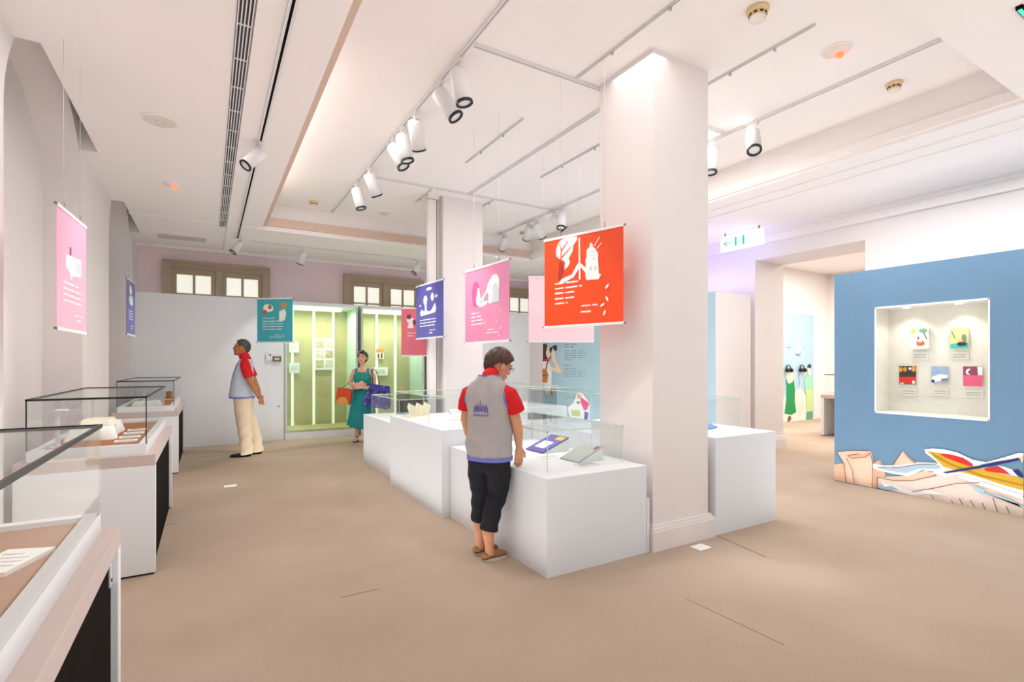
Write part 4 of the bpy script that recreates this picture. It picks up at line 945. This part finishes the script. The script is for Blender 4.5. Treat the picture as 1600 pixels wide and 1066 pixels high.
def loft(rings, n=40, p=2.3, pleat=None, cap=True):
    v = []; f = []
    for j, (cx, cy, z, rx, ry) in enumerate(rings):
        for k in range(n):
            g = 2 * PI * k / n; c, s = math.cos(g), math.sin(g)
            x = math.copysign(abs(c) ** (2 / p), c) * rx; y = math.copysign(abs(s) ** (2 / p), s) * ry
            m = 1 + (pleat(j / (len(rings) - 1), g) if pleat else 0)
            v.append(Vector((cx + x * m, cy + y * m, z)))
    for j in range(len(rings) - 1):
        for k in range(n):
            a, b = j * n + k, j * n + (k + 1) % n; f.append((a, b, b + n, a + n))
    if cap: f.append(tuple(range(n - 1, -1, -1))); f.append(tuple(range((len(rings) - 1) * n, len(rings) * n)))
    return v, f
def smooth_rings(rings, k=4):
    out = []
    for i in range(len(rings) - 1):
        p0 = rings[max(i - 1, 0)]; p1 = rings[i]; p2 = rings[i + 1]; p3 = rings[min(i + 2, len(rings) - 1)]
        for q in range(k):
            t = q / k; out.append(tuple(.5 * ((2 * b) + (c - a) * t + (2 * a - 5 * b + 4 * c - d) * t * t + (-a + 3 * b - 3 * c + d) * t ** 3) for a, b, c, d in zip(p0, p1, p2, p3)))
    return out + [tuple(rings[-1])]
def ellip(c, r, M=None, n=16, m=12):
    v = []; f = []
    for j in range(1, m):
        e = PI * j / m
        for k in range(n):
            g = 2 * PI * k / n; v.append(Vector((c[0] + r[0] * math.sin(e) * math.cos(g), c[1] + r[1] * math.sin(e) * math.sin(g), c[2] + r[2] * math.cos(e))))
    for j in range(m - 2):
        for k in range(n):
            a, b = j * n + k, j * n + (k + 1) % n; f.append((a, a + n, b + n, b))
    v += [Vector((c[0], c[1], c[2] + r[2])), Vector((c[0], c[1], c[2] - r[2]))]; t = len(v) - 2
    for k in range(n):
        f.append((t, k, (k + 1) % n)); f.append((t + 1, (m - 2) * n + (k + 1) % n, (m - 2) * n + k))
    if M: v = [M @ p for p in v]
    return v, f
def xf(part, M): return [M @ p for p in part[0]], part[1]
TMP = bpy.data.scenes.new('scratch')
def organic(name, parts, m, parent, voxel=.006, it=3, fold=None):
    mb = MB()
    for v, f in parts: mb.add(v, f)
    me = mb.mesh(name + '_raw', m); o = bpy.data.objects.new('raw', me); TMP.collection.objects.link(o)
    r = o.modifiers.new('r', 'REMESH'); r.mode = 'VOXEL'; r.voxel_size = voxel
    if it: sm = o.modifiers.new('s', 'SMOOTH'); sm.iterations = it; sm.factor = .5
    
    with bpy.context.temp_override(scene=TMP, view_layer=TMP.view_layers[0]):
        dg = bpy.context.evaluated_depsgraph_get(); nm_ = bpy.data.meshes.new_from_object(o.evaluated_get(dg))
    bpy.data.objects.remove(o); bpy.data.meshes.remove(me)
    nm_.name = name
    if fold:
        co = []
        for vx in nm_.vertices:
            q = vx.co + vx.normal * fold(vx.co); co += [q.x, q.y, q.z]
        nm_.vertices.foreach_set('co', co); nm_.update()
    nm_.materials.clear(); nm_.materials.append(m)
    nm_.polygons.foreach_set('use_smooth', [True] * len(nm_.polygons))
    ob = bpy.data.objects.new(name, nm_); COL.objects.link(ob); ob.parent = parent
    return ob
def raw(name, parts, m, parent, smooth=True):
    mb = MB()
    for v, f in parts: mb.add(v, f)
    return mb.build(name, m, parent, smooth)
def hand(W, d, n, s, curl=.35, sc_=1.0):
    """W wrist, d finger direction, n palm normal (fingers curl that way), s thumb side"""
    W, d, n, s = Vector(W), Vector(d).normalized(), Vector(n).normalized(), Vector(s).normalized()
    k = sc_; out = []
    a = W - d * .02 * k; b = W + d * .03 * k; c = W + d * .078 * k
    out.append(limb([(*a, .026 * k, .019 * k), (*b, .035 * k, .016 * k), (*c, .038 * k, .013 * k)], 14, s))
    for off, ln in ((.029, .9), (.0095, 1.0), (-.0105, .95), (-.029, .75)):
        p = c + s * off * k - d * .004; dd = d + s * off * .8; dd.normalize(); pts = [(*p, .0092 * k)]
        ang = curl * .6
        for seg in (.040, .027, .021):
            v = dd * math.cos(ang) + n * math.sin(ang); p = p + v * seg * ln * k; pts.append((*p, .0088 * k if seg > .03 else .0076 * k)); ang += curl
        out.append(limb(pts, 10, s))
    p = W + d * .022 * k + s * .026 * k; v = (d * .75 + s * .65 + n * .15).normalized(); pts = [(*p, .0125 * k)]
    p = p + v * .04 * k; pts.append((*p, .0105 * k)); v = (d * .95 + s * .2 + n * .3 * (1 + curl)).normalized(); p = p + v * .034 * k; pts.append((*p, .0088 * k))
    out.append(limb(pts, 10, n))
    return out
def head_parts(M):
    P = [ellip((0, -.012, .02), (.073, .092, .095)), ellip((0, .018, -.035), (.059, .07, .082)), ellip((0, .06, -.092), (.03, .026, .022)),
         limb([(0, .084, .012, .009), (0, .092, -.012, .010), (0, .096, -.027, .012)], 10), ellip((.012, .094, -.031), (.009, .01, .008)), ellip((-.012, .094, -.031), (.009, .01, .008)),
         ellip((0, .081, -.060), (.024, .010, .006)), ellip((0, .079, -.070), (.020, .010, .006)), ellip((.030, .074, .026), (.024, .012, .009)), ellip((-.030, .074, .026), (.024, .012, .009)), ellip((.045, .05, -.02), (.02, .02, .02)), ellip((-.045, .05, -.02), (.02, .02, .02))]
    for s in (-1, 1): P.append(ellip((s * .075, -.006, -.012), (.010, .021, .033))); P.append(ellip((s * .079, -.012, -.004), (.008, .016, .022)))
    return [xf(p, M) for p in P]
def face_parts(M, parent, mouth=M_pk):
    for s in (-1, 1):
        raw('eye', [xf(ellip((s * .030, .081, .006), (.012, .006, .0055)), M)], mat('eye_dark', (40, 28, 24), .2), parent)
        raw('eyebrow', [xf(limb([(s * .016, .088, .029, .003), (s * .032, .085, .033, .0035), (s * .047, .072, .028, .0028)], 8), M)], mat('eyebrow_hair', (52, 40, 36), .7), parent)
    raw('lips', [xf(ellip((0, .0865, -.064), (.021, .006, .0065)), M)], mat('lip', (186, 96, 84), .5), parent)
def hair(M, parent, m, front=38, side=4, back=-42, bulk=(.084, .106, .112), rough=.004, seed=1, part=0):
    rnd = random.Random(seed); ph = [rnd.uniform(0, 6.28) for _ in range(8)]
    n, k = 72, 16; v = []; f = []
    def e0(a):  # a: 0 front, pi back
        a = abs(((a + PI) % (2 * PI)) - PI) * 180 / PI
        if a < 38: return front
        if a < 75: return front + (side - front) * (a - 38) / 37
        if a < 105: return side
        return side + (back - side) * min(1, (a - 105) / 35)
    for j in range(k + 2):
        for i in range(n):
            a = 2 * PI * i / n; lo = e0(a) + 2.5 * math.sin(9 * a + ph[0]) + 1.5 * math.sin(17 * a + ph[1])
            t = max(0, (j - 1) / k); e = (lo + (90 - lo) * t) * PI / 180
            d = Vector((math.sin(a) * math.cos(e), math.cos(a) * math.cos(e), math.sin(e)))
            q = 1 + rough * 12 * (.5 * math.sin(14 * a + 5 * t + ph[2]) + .5 * math.sin(23 * a - 4 * t + ph[3])) * (1 - t) + .02 * math.sin(5 * a + ph[4])
            if j == 0: q *= .86
            v.append(M @ Vector((d.x * bulk[0] * q, -.014 + d.y * bulk[1] * q, .016 + d.z * bulk[2] * q)))
    for j in range(k + 1):
        for i in range(n):
            a, b = j * n + i, j * n + (i + 1) % n; f.append((a, b, b + n, a + n))
    return raw('hair', [(v, f)], m, parent)
def shoe(parent, loc, az, L, m, sole, low=True, h=.06):
    """loc ankle floor point (heel side), az clockwise from local +y"""
    M = Matrix.Translation(Vector(loc)) @ Matrix.Rotation(-az, 4, 'Z')
    up = [limb([(0, -.035, .035, .032, .028), (0, .02, .04, .036, .034), (0, .09, .034, .042, .026), (0, L - .075, .026, .036, .018)], 16)]
    if h > .05: up.append(limb([(0, -.015, .04, .034), (0, -.012, h, .036)], 14))
    o = organic('shoe', [xf(p, M) for p in up], m, parent, .006, 2)
    pts = []
    for k in range(24):
        g = 2 * PI * k / 24; y = math.cos(g); x = math.sin(g); pts.append(M @ Vector((x * (.038 + .006 * y), -.005 + (L / 2 - .022) + y * L / 2 - .02, 0)))
    MB().prism(pts, (0, 0, .018)).build('sole', sole, o)
    return o
def fabric(name, col, var=.05): return mat(name, col, .85, var=var, scale=9, bump=.12, bscale=300)
M_vest = fabric('grey_vest_cloth', (172, 166, 166)); M_vest2 = fabric('blue_grey_vest_cloth', (190, 200, 212)); M_redp = fabric('red_polo_cloth', (206, 22, 26)); M_vtrim = fabric('violet_trim', (112, 120, 200))
M_blackp = fabric('black_trouser_cloth', (22, 24, 32)); M_creamp = fabric('cream_trouser_cloth', (226, 208, 178)); M_hair1 = mat('dark_streaked_hair', (72, 46, 40), .35, var=.35, scale=28); M_hair2 = mat('grey_black_hair', (72, 66, 64), .5, var=.3, scale=40); M_hair3 = mat('black_hair', (34, 24, 22), .4, var=.2, scale=30)
M_shoeb = mat('black_leather', (20, 18, 18), .35); M_shoet = mat('tan_patterned_canvas', (150, 112, 74), .8, var=.35, scale=45); M_solew = mat('white_sole', (222, 214, 200), .6)

# ---- woman in grey vest, seen from behind
pw = thing('person', 'person in grey vest, red polo and black cropped trousers at the low pedestal', 'person', (1.744, 3.275, 0), -math.radians(58))
MH = Matrix.Translation((.022, .125, 1.382)) @ Matrix.Rotation(-math.radians(34), 4, 'Z') @ Matrix.Rotation(-math.radians(24), 4, 'X')
RA, LA = (.040, -.058), (-.080, .018)
parts = head_parts(MH) + [limb([(0, 0.0, 1.20, .05, .042), (.005, .03, 1.30, .048, .045), (.016, .095, 1.355, .045, .045)])]
parts += [loft(smooth_rings([(0, 0.01, .66, .10, .075), (0, 0.01, .78, .12, .08), (0, 0.01, .95, .115, .08), (0, 0, 1.10, .12, .075), (0, 0, 1.2, .11, .06), (0, 0, 1.26, .06, .045)]))]
parts += [limb([(.11, 0, 1.19, .04), (.175, .01, 1.12, .041), (.20, .05, .98, .038), (.202, .078, .895, .036), (.198, .098, .795, .024, .021)])]
parts += [limb([(-.11, 0, 1.19, .04), (-.175, .0, 1.12, .041), (-.20, .01, .98, .039), (-.195, .045, .88, .035), (-.17, .09, .78, .024, .021)])]
parts += hand((.198, .100, .79), (-.02, .02, -1), (-.75, .65, 0), (.55, .8, 0), .30, .95)
parts += hand((-.168, .094, .77), (.05, .2, -1), (.8, .5, 0), (-.3, .9, 0), .3, .95)
for sx, (ax, ay) in ((1, RA), (-1, LA)):
    parts.append(limb([(sx * .07, .01, .68, .06), (sx * .07, .015, .46, .05), ((sx * .07 + ax) / 2, ay * .6, .36, .046), (ax, ay - .010, .24, .047), (ax, ay - .012, .2, .045), (ax, ay, .10, .031), (ax, ay + .005, .06, .034)]))
    az = math.radians(27); parts.append(limb([(ax, ay - .01, .045, .03), (ax + math.sin(az) * .09, ay + math.cos(az) * .09, .03, .034, .02)]))
organic('body', parts, M_skin, pw, .0052, 2)
face_parts(MH, pw)
hair(MH, pw, M_hair1, 30, -4, -46, (.092, .114, .118), .006, 4)
# glasses
g = raw('glasses', [xf(p, MH) for p in ([limb([(s * .032 + .021 * math.cos(q), .098, .004 + .017 * math.sin(q), .0016) for q in [2 * PI * k / 16 for k in range(17)]], 6) for s in (-1, 1)] + [limb([(-.011, .1, .008, .0016), (.011, .1, .008, .0016)], 6)] + [limb([(s * .053, .097, .008, .0018), (s * .074, .06, .009, .0018), (s * .082, -.01, .006, .0018)], 6) for s in (-1, 1)])], M_black, pw)
def wfold(c): return (.012 * math.sin(c.x * 36 + c.z * 9) * math.sin(c.z * 8 + 1.2) + .007 * math.sin(c.x * 26 + c.z * 38)) * (1.25 - c.z) * 2 * min(1, max(0, (c.z - .71) * 9)) + .003 * math.sin(c.x * 70 - c.z * 16)
vest_r = smooth_rings([(0, .018, .705, .166, .128), (0, .018, .78, .168, .128), (0, .015, .9, .165, .124), (0, .008, 1.02, .166, .118), (0, .0, 1.12, .170, .110), (0, -.002, 1.185, .172, .100), (0, .0, 1.235, .150, .088), (0, .005, 1.275, .108, .078), (.002, .012, 1.31, .078, .070)])
vest = organic('vest', [loft(vest_r)], M_vest, pw, .008, 3, wfold)
raw('vest_hem', [loft([(0, .018, .700, .170, .132), (0, .018, .728, .171, .132)], 48, 2.3, cap=False), loft([(0, .018, .700, .150, .112), (0, .018, .7, .170, .132)], 48, 2.3, cap=False)], M_vtrim, pw)
def sleeve(p): return limb(p, 18, (1, 0, 0), True)
organic('polo_shirt', [sleeve([(.12, .004, 1.20, .050), (.165, .008, 1.175, .062), (.196, .018, 1.11, .062), (.21, .038, 1.05, .063)]), sleeve([(-.12, .004, 1.20, .050), (-.165, 0, 1.175, .060), (-.192, .005, 1.11, .058), (-.203, .01, 1.05, .058)]),
        limb([(0, .012, 1.265, .066, .058), (.003, .024, 1.298, .068, .062), (.005, .034, 1.312, .064, .060)])], M_redp, pw, .006, 2)
raw('vest_collar_trim', [limb([(math.cos(q) * .082, .016 + math.sin(q) * .073, 1.308, .006) for q in [PI + PI * k / 14 for k in range(15)]], 8)], M_vtrim, pw)
for s in (-1, 1):
    raw('armhole_trim', [limb([(s * (.164 - .012 * math.sin(q)), .008 + .062 * math.cos(q), 1.15 + .075 * math.sin(q), .006) for q in [-.9 + (PI + 1.8) * k / 20 for k in range(21)]], 8)], M_vtrim, pw)
trs = []
for sx, (ax, ay), zh in ((1, RA, .245), (-1, LA, .275)):
    trs.append(limb([(sx * .07, .01, .70, .09, .105), (sx * .078, .01, .58, .088, .092), (sx * .07, .015, .46, .073, .075), ((sx * .07 + ax) / 2, ay * .6, .36, .066, .068), (ax, ay - .008, zh - .03, .064, .064)], 18, (1, 0, 0), True))
trs.append(loft(smooth_rings([(0, .012, .62, .12, .10), (0, .015, .70, .152, .116), (0, .015, .76, .15, .112)])))
organic('trousers', trs, M_blackp, pw, .007, 2, lambda c: .0035 * math.sin(c.z * 60 + c.x * 20) * (1 if c.z < .5 else .3))
for ax, ay in (RA, LA): shoe(pw, (ax, ay, 0), math.radians(27), .205, M_shoet, M_solew, h=.045)
# emblem printed on the vest back, draped onto the cloth
bv = BVHTree.FromPolygons([v.co for v in vest.data.vertices], [tuple(p.vertices) for p in vest.data.polygons])
def on_back(x, z, off=.0025):
    h = bv.ray_cast(Vector((x, -.6, z)), Vector((0, 1, 0)))
    return (h[0] if h[0] else Vector((x, -.11, z))) + Vector((0, -off, 0))
def draped(name, rects, m):
    mb = MB()
    for x0, x1, z0, z1 in rects: mb.prism([on_back(x0, z0), on_back(x1, z0), on_back(x1, z1), on_back(x0, z1)], (0, .0012, 0))
    o = mb.build(name, m, pw); return o
bars = []; x0 = -.058
for k in range(11):
    h = (.034, .05, .04, .048, .036, .075, .036, .048, .04, .05, .034)[k]; bars.append((x0 + .0105 * k, x0 + .0105 * k + .0075, 1.055, 1.055 + h))
bars.append((x0 - .004, x0 + .118, 1.048, 1.053)); bars.append((x0, x0 + .112, 1.075, 1.078))
M_emb = fabric('violet_emblem', (104, 100, 170))
draped('printed_emblem', bars, M_emb)['kind'] = 'stuff'
draped('printed_caption', [(-.062 + .022 * k, -.062 + .022 * k + .013, 1.022, 1.037) for k in range(6)], M_emb)['kind'] = 'stuff'
raw('bracelet', [limb([(.198 + .026 * math.cos(q), .098 + .023 * math.sin(q), .808, .003) for q in [2 * PI * k / 16 for k in range(17)]], 6)], M_steel, pw)

# ---- man in blue-grey vest, profile, hands behind his back
pm = thing('person', 'person in blue-grey vest, red polo and cream trousers, hands clasped behind back', 'person', (.475, 8.70, 0), math.radians(80))
MH = Matrix.Translation((0, .045, 1.625)) @ Matrix.Rotation(math.radians(6), 4, 'X') @ Matrix.Scale(1.06, 4)
NF, FF = (-.095, -.045), (.10, -.17)
parts = head_parts(MH) + [limb([(0, -.03, 1.38, .065, .06), (0, -.01, 1.47, .056, .056), (0, .02, 1.56, .052, .054)])]
parts += [loft(smooth_rings([(0, 0, .82, .12, .09), (0, .015, .95, .135, .10), (0, .012, 1.1, .135, .10), (0, 0, 1.3, .14, .085), (0, -.012, 1.39, .11, .07), (0, -.012, 1.44, .06, .05)]))]
for s in (-1, 1):
    parts.append(limb([(s * .155, -.02, 1.39, .055), (s * .215, -.05, 1.26, .05), (s * .225, -.115, 1.10, .042), (s * .17, -.165, .98, .038), (s * .075, -.205, .87, .026, .022)]))
parts += hand((-.07, -.208, .865), (.75, -.1, -.75), (.1, -1, .2), (.7, .1, .7), .45, 1.0)
parts += hand((.07, -.235, .865), (-.7, -.15, -.75), (.1, 1, .1), (-.7, .1, .7), .7, 1.0)
for sx, (ax, ay) in ((-1, NF), (1, FF)):
    parts.append(limb([(sx * .085, 0, .84, .085), (sx * .09, ay * .4 + .03, .5, .06), (ax, ay, .12, .035), (ax, ay, .07, .035)])); parts.append(limb([(ax, ay - .01, .05, .03), (ax, ay + .12, .035, .03, .022)]))
organic('body', parts, M_skin2, pm, .0065, 2)
face_parts(MH, pm)
hair(MH, pm, M_hair2, 42, 6, -38, (.085, .107, .111), .002, 9)
organic('polo_shirt', [limb([(s * .11, -.015, 1.41, .06), (s * .17, -.025, 1.375, .072), (s * .212, -.05, 1.28, .070), (s * .230, -.090, 1.185, .068)], 18, (1, 0, 0), True) for s in (-1, 1)] + [limb([(0, -.02, 1.41, .1, .085), (0, -.008, 1.465, .082, .078), (0, .008, 1.505, .072, .074)])], M_redp, pm, .007, 2)
mv = organic('vest', [loft(smooth_rings([(0, .035, .885, .188, .168), (0, .037, .98, .186, .162), (0, .028, 1.1, .188, .146), (0, .012, 1.24, .19, .13), (0, -.004, 1.34, .178, .112), (0, -.012, 1.41, .14, .095), (0, -.016, 1.455, .095, .078)]))], M_vest2, pm, .009, 3, lambda c: .005 * math.sin(c.y * 26 + c.z * 12) * math.sin(c.z * 10))
raw('vest_hem', [loft([(0, .035, .872, .192, .172), (0, .035, .892, .193, .172)], 48, 2.3, cap=False)], M_vtrim, pm)
raw('vest_front_trim', [limb([(-.02, .205, .89, .007), (-.022, .178, 1.1, .007), (-.035, .142, 1.25, .008), (-.055, .095, 1.38, .008), (-.07, .05, 1.45, .008)], 8), limb([(.02, .205, .89, .007), (.022, .178, 1.1, .007), (.035, .142, 1.25, .008), (.055, .095, 1.38, .008), (.07, .05, 1.45, .008)], 8)], M_vtrim, pm)
trs = [limb([(sx * .085, .01, .86, .10, .13), (sx * .092, .01, .7, .098, .118), (sx * .095, ay * .45 + .02, .5, .088, .1), ((ax + sx * .095) / 2, ay * .8 + .01, .28, .082, .09), (ax, ay + .005, .035, .076, .086)], 18, (1, 0, 0), True) for sx, (ax, ay) in ((-1, NF), (1, FF))]
trs.append(loft(smooth_rings([(0, .015, .80, .155, .125), (0, .02, .90, .165, .135), (0, .02, .96, .16, .13)])))
organic('trousers', trs, M_creamp, pm, .008, 2, lambda c: .005 * math.sin(c.z * 34 + c.y * 30) * (.4 + .6 * (c.z < .45)))
for ax, ay in (NF, FF): shoe(pm, (ax, ay, 0), 0, .28, M_shoeb, M_black, h=.07)
raw('watch', [limb([(-.095 + .03 * math.cos(q), -.196 + .02 * math.sin(q), .893 + .02 * math.cos(q), .005) for q in [2 * PI * k / 14 for k in range(15)]], 6)], M_shoeb, pm)

# ---- woman in teal dress
pd = thing('person', 'person in a sleeveless teal dress with arms folded in front of the vitrine', 'person', (2.385, 9.27, 0), -math.radians(207))
MH = Matrix.Translation((0, .02, 1.495)) @ Matrix.Rotation(-math.radians(8), 4, 'Z') @ Matrix.Rotation(math.radians(6), 4, 'X') @ Matrix.Scale(1.02, 4)
RA, LA = (.09, .04), (-.08, -.02)
parts = head_parts(MH) + [limb([(0, -.02, 1.26, .06, .05), (0, -.005, 1.34, .047, .046), (0, .005, 1.43, .045, .046)])]
parts += [loft(smooth_rings([(0, 0, .70, .14, .105), (0, 0, .86, .155, .11), (0, 0, 1.0, .125, .095), (0, .005, 1.13, .15, .105), (0, 0, 1.23, .155, .085), (0, -.005, 1.285, .10, .065), (0, -.005, 1.32, .055, .05)]))]
parts += [limb([(.145, -.005, 1.25, .048), (.19, .005, 1.15, .045), (.215, .03, 1.03, .041), (.15, .12, 1.005, .035), (.04, .175, 1.03, .025, .022)])]
parts += [limb([(-.145, -.005, 1.25, .048), (-.195, .005, 1.13, .045), (-.21, .03, .985, .041), (-.12, .13, .955, .035), (.0, .185, .965, .025, .022)])]
parts += hand((.035, .18, 1.03), (-.95, .1, -.1), (0, -.9, -.4), (.0, .2, 1), .35, .95)
parts += hand((.005, .19, .965), (.95, .05, .05), (0, -.9, -.3), (0, .2, 1), .35, .95)
for sx, (ax, ay) in ((1, RA), (-1, LA)):
    parts.append(limb([(sx * .08, 0, .76, .085), (sx * .08, .01, .45, .055), (ax, ay - .012, .26, .048), (ax, ay, .10, .030), (ax, ay + .005, .055, .032)])); parts.append(limb([(ax, ay - .02, .035, .028), (ax, ay + .06, .032, .034, .02), (ax + .01, ay + .14, .024, .034, .012)]))
organic('body', parts, M_skin3, pd, .0065, 2)
face_parts(MH, pd)
hair(MH, pd, M_hair3, 26, -8, -58, (.09, .112, .118), .004, 12)
M_dress = mat('teal_dress_cloth', (8, 136, 142), .6, var=.12, scale=7, bump=.1, bscale=200); M_top = mat('teal_top_cloth', (22, 150, 138), .55, var=.15, scale=9)
pl = lambda t, g: (1 - t) ** 1.5 * .085 * math.sin(9 * g + 2.2 * t)
rings = smooth_rings([(0, .0, .28, .255, .20), (0, .0, .45, .232, .182), (0, 0, .65, .205, .16), (0, .0, .85, .18, .135), (0, .0, .97, .145, .112), (0, .003, 1.02, .138, .108)])
v, f = loft(rings, 72, 2.2, pl, False)
v = [Vector((p.x, p.y, p.z + (.05 * math.sin(math.atan2(p.y, p.x) * 1 + 2.6) if p.z < .4 else 0))) for p in v]
sk = raw('skirt', [(v, f)], M_dress, pd); so = sk.modifiers.new('s', 'SOLIDIFY'); so.thickness = .006
organic('bodice', [loft(smooth_rings([(0, .003, .99, .137, .108), (0, .008, 1.08, .152, .118), (0, .01, 1.14, .158, .118), (0, .006, 1.20, .152, .100), (0, -.0, 1.235, .140, .088)])), limb([(.088, .078, 1.20, .034, .014), (.10, .035, 1.29, .032, .014), (.098, -.03, 1.29, .032, .014), (.09, -.075, 1.19, .034, .014)]), limb([(-.088, .078, 1.20, .034, .014), (-.10, .035, 1.29, .032, .014), (-.098, -.03, 1.29, .032, .014), (-.09, -.075, 1.19, .034, .014)])], M_top, pd, .007, 2)
raw('waist_band', [loft([(0, .002, .965, .152, .119), (0, .003, 1.0, .147, .116)], 48, 2.2, cap=False)], mat('dark_teal_cloth', (10, 84, 90), .7), pd)
raw('necklace', [limb([(.055 * math.cos(q), .045 + .055 * -math.sin(q), 1.28 + .055 * math.sin(q), .003) for q in [PI + PI * k / 12 for k in range(13)]], 6)], M_steel, pd)
raw('wrist_watch', [limb([(.03 + .0, .18 + .028 * math.sin(q), .966 + .028 * math.cos(q), .006) for q in [2 * PI * k / 14 for k in range(15)]], 6)], M_white, pd)
for ax, ay in (RA, LA):
    o = raw('sandal', [], M_shoeb, pd) if False else None
    mb = MB(); mb.prism([(ax + .04 * math.sin(2 * PI * k / 20) + .005, ay + .045 + .125 * math.cos(2 * PI * k / 20), 0) for k in range(20)], (0, 0, .014)); o = mb.build('sandal', M_shoeb, pd)
    raw('strap', [limb([(ax + .036 * math.cos(q), ay + .002 + .036 * math.sin(q), .085, .006) for q in [2 * PI * k / 14 for k in range(15)]], 6), limb([(ax - .042, ay + .10, .012, .007), (ax + .005, ay + .105, .052, .008), (ax + .048, ay + .10, .012, .007)], 6)], M_shoeb, o)
# bags carried by her
def frame_of(o, p): return o.matrix_world @ Vector(p)
bpy.context.view_layer.update()
rz = -math.radians(207)
def bagpos(p): return tuple(Matrix.Translation(pd.location) @ Matrix.Rotation(rz, 4, 'Z') @ Vector(p))
t = thing('paper_bag', 'small orange-red paper carrier bag with a golden half sun', 'bag', bagpos((.285, .24, .685)), rz); t.rotation_euler = (0, math.radians(-8), rz)
mb = MB(); W_, H_, D_ = .125, .27, .05
mb.add([(-W_, -D_, 0), (W_, -D_, 0), (W_, D_, 0), (-W_, D_, 0), (-W_, -D_ * .8, H_), (W_, -D_ * .8, H_), (W_, D_ * .8, H_), (-W_, D_ * .8, H_)], [(0, 1, 2, 3), (0, 1, 5, 4), (1, 2, 6, 5), (2, 3, 7, 6), (3, 0, 4, 7)])
bo = mb.build('body', mat('orange_red_paper', (206, 74, 26), .55, var=.06, scale=8), t); so = bo.modifiers.new('s', 'SOLIDIFY'); so.thickness = .002
MB().prism([(.105 * math.cos(PI * k / 16), D_ + .0015 - .0, .003 + .12 * math.sin(PI * k / 16)) for k in range(17)], (0, .001, .0)).build('printed_sun', mat('golden_print', (214, 148, 60), .55), t)
def in_bag(o, pts):   # points given in the woman's frame -> frame of the bag
    bpy.context.view_layer.update(); inv = o.matrix_world.inverted()
    return [inv @ Vector(bagpos(p)) for p in pts]
MB().tube(in_bag(t, [(.315, .202, .935), (.285, .165, .985), (.232, .118, 1.025), (.205, .098, 1.043), (.180, .078, 1.050), (.155, .058, 1.038), (.142, .05, 1.015), (.150, .062, .985), (.175, .09, .965), (.215, .14, .955), (.25, .202, .925)]), .004).build('handle', M_shoeb, t)
m = bpy.data.materials.new('blue_floral_cloth'); m.use_nodes = True; nt = m.node_tree; bs = nt.nodes['Principled BSDF']; bs.inputs['Roughness'].default_value = .6
tc = nt.nodes.new('ShaderNodeTexCoord'); nz = nt.nodes.new('ShaderNodeTexNoise'); nz.inputs['Scale'].default_value = 17; nz.inputs['Detail'].default_value = 5; nz.inputs['Distortion'].default_value = 1.2
cr = nt.nodes.new('ShaderNodeValToRGB'); e = cr.color_ramp.elements; e[0].position = .38; e[0].color = rgb(28, 30, 92); e[1].position = .52; e[1].color = rgb(58, 58, 160); x = e.new(.62); x.color = rgb(96, 76, 170); x = e.new(.68); x.color = rgb(200, 180, 210)
nt.links.new(tc.outputs['Object'], nz.inputs['Vector']); nt.links.new(nz.outputs['Fac'], cr.inputs['Fac']); nt.links.new(cr.outputs[0], bs.inputs['Base Color'])
t = thing('tote_bag', 'large dark blue floral tote bag with thin black handles', 'bag', bagpos((-.305, .285, .62)), rz); t.rotation_euler = (0, math.radians(-9), rz)
tb = organic('body', [loft(smooth_rings([(0, 0, 0, .20, .075), (0, 0, .03, .225, .085), (0, 0, .18, .215, .075), (0, 0, .32, .185, .05), (0, 0, .40, .17, .03)]), 40, 3.2)], m, t, .008, 2, lambda c: .006 * math.sin(c.x * 30 + c.z * 10))
for s in (0, 1):
    o_ = .012 * s
    MB().tube(in_bag(t, [(-.235, .255 + .05 * s, .95), (-.232, .25 + .05 * s, 1.03), (-.205, .165 + o_, 1.15), (-.175 - o_, .085, 1.255), (-.165 - o_, .045, 1.283 - o_ * .5), (-.168 - o_, .01, 1.292 - o_ * .5), (-.185 - o_, -.02, 1.284 - o_ * .5), (-.225, -.025, 1.265), (-.262, .01 + o_, 1.19), (-.292, .09 + o_, 1.11), (-.33, .20 + .03 * s, 1.04), (-.36, .255 + .05 * s, .95)]), .0065).build('handle', M_shoeb, t)
MB().tube([(.02, .06, .02), (.03, .07, -.03), (.02, .07, -.06)], .009).build('tassel', M_navy, t)
bpy.data.scenes.remove(TMP)
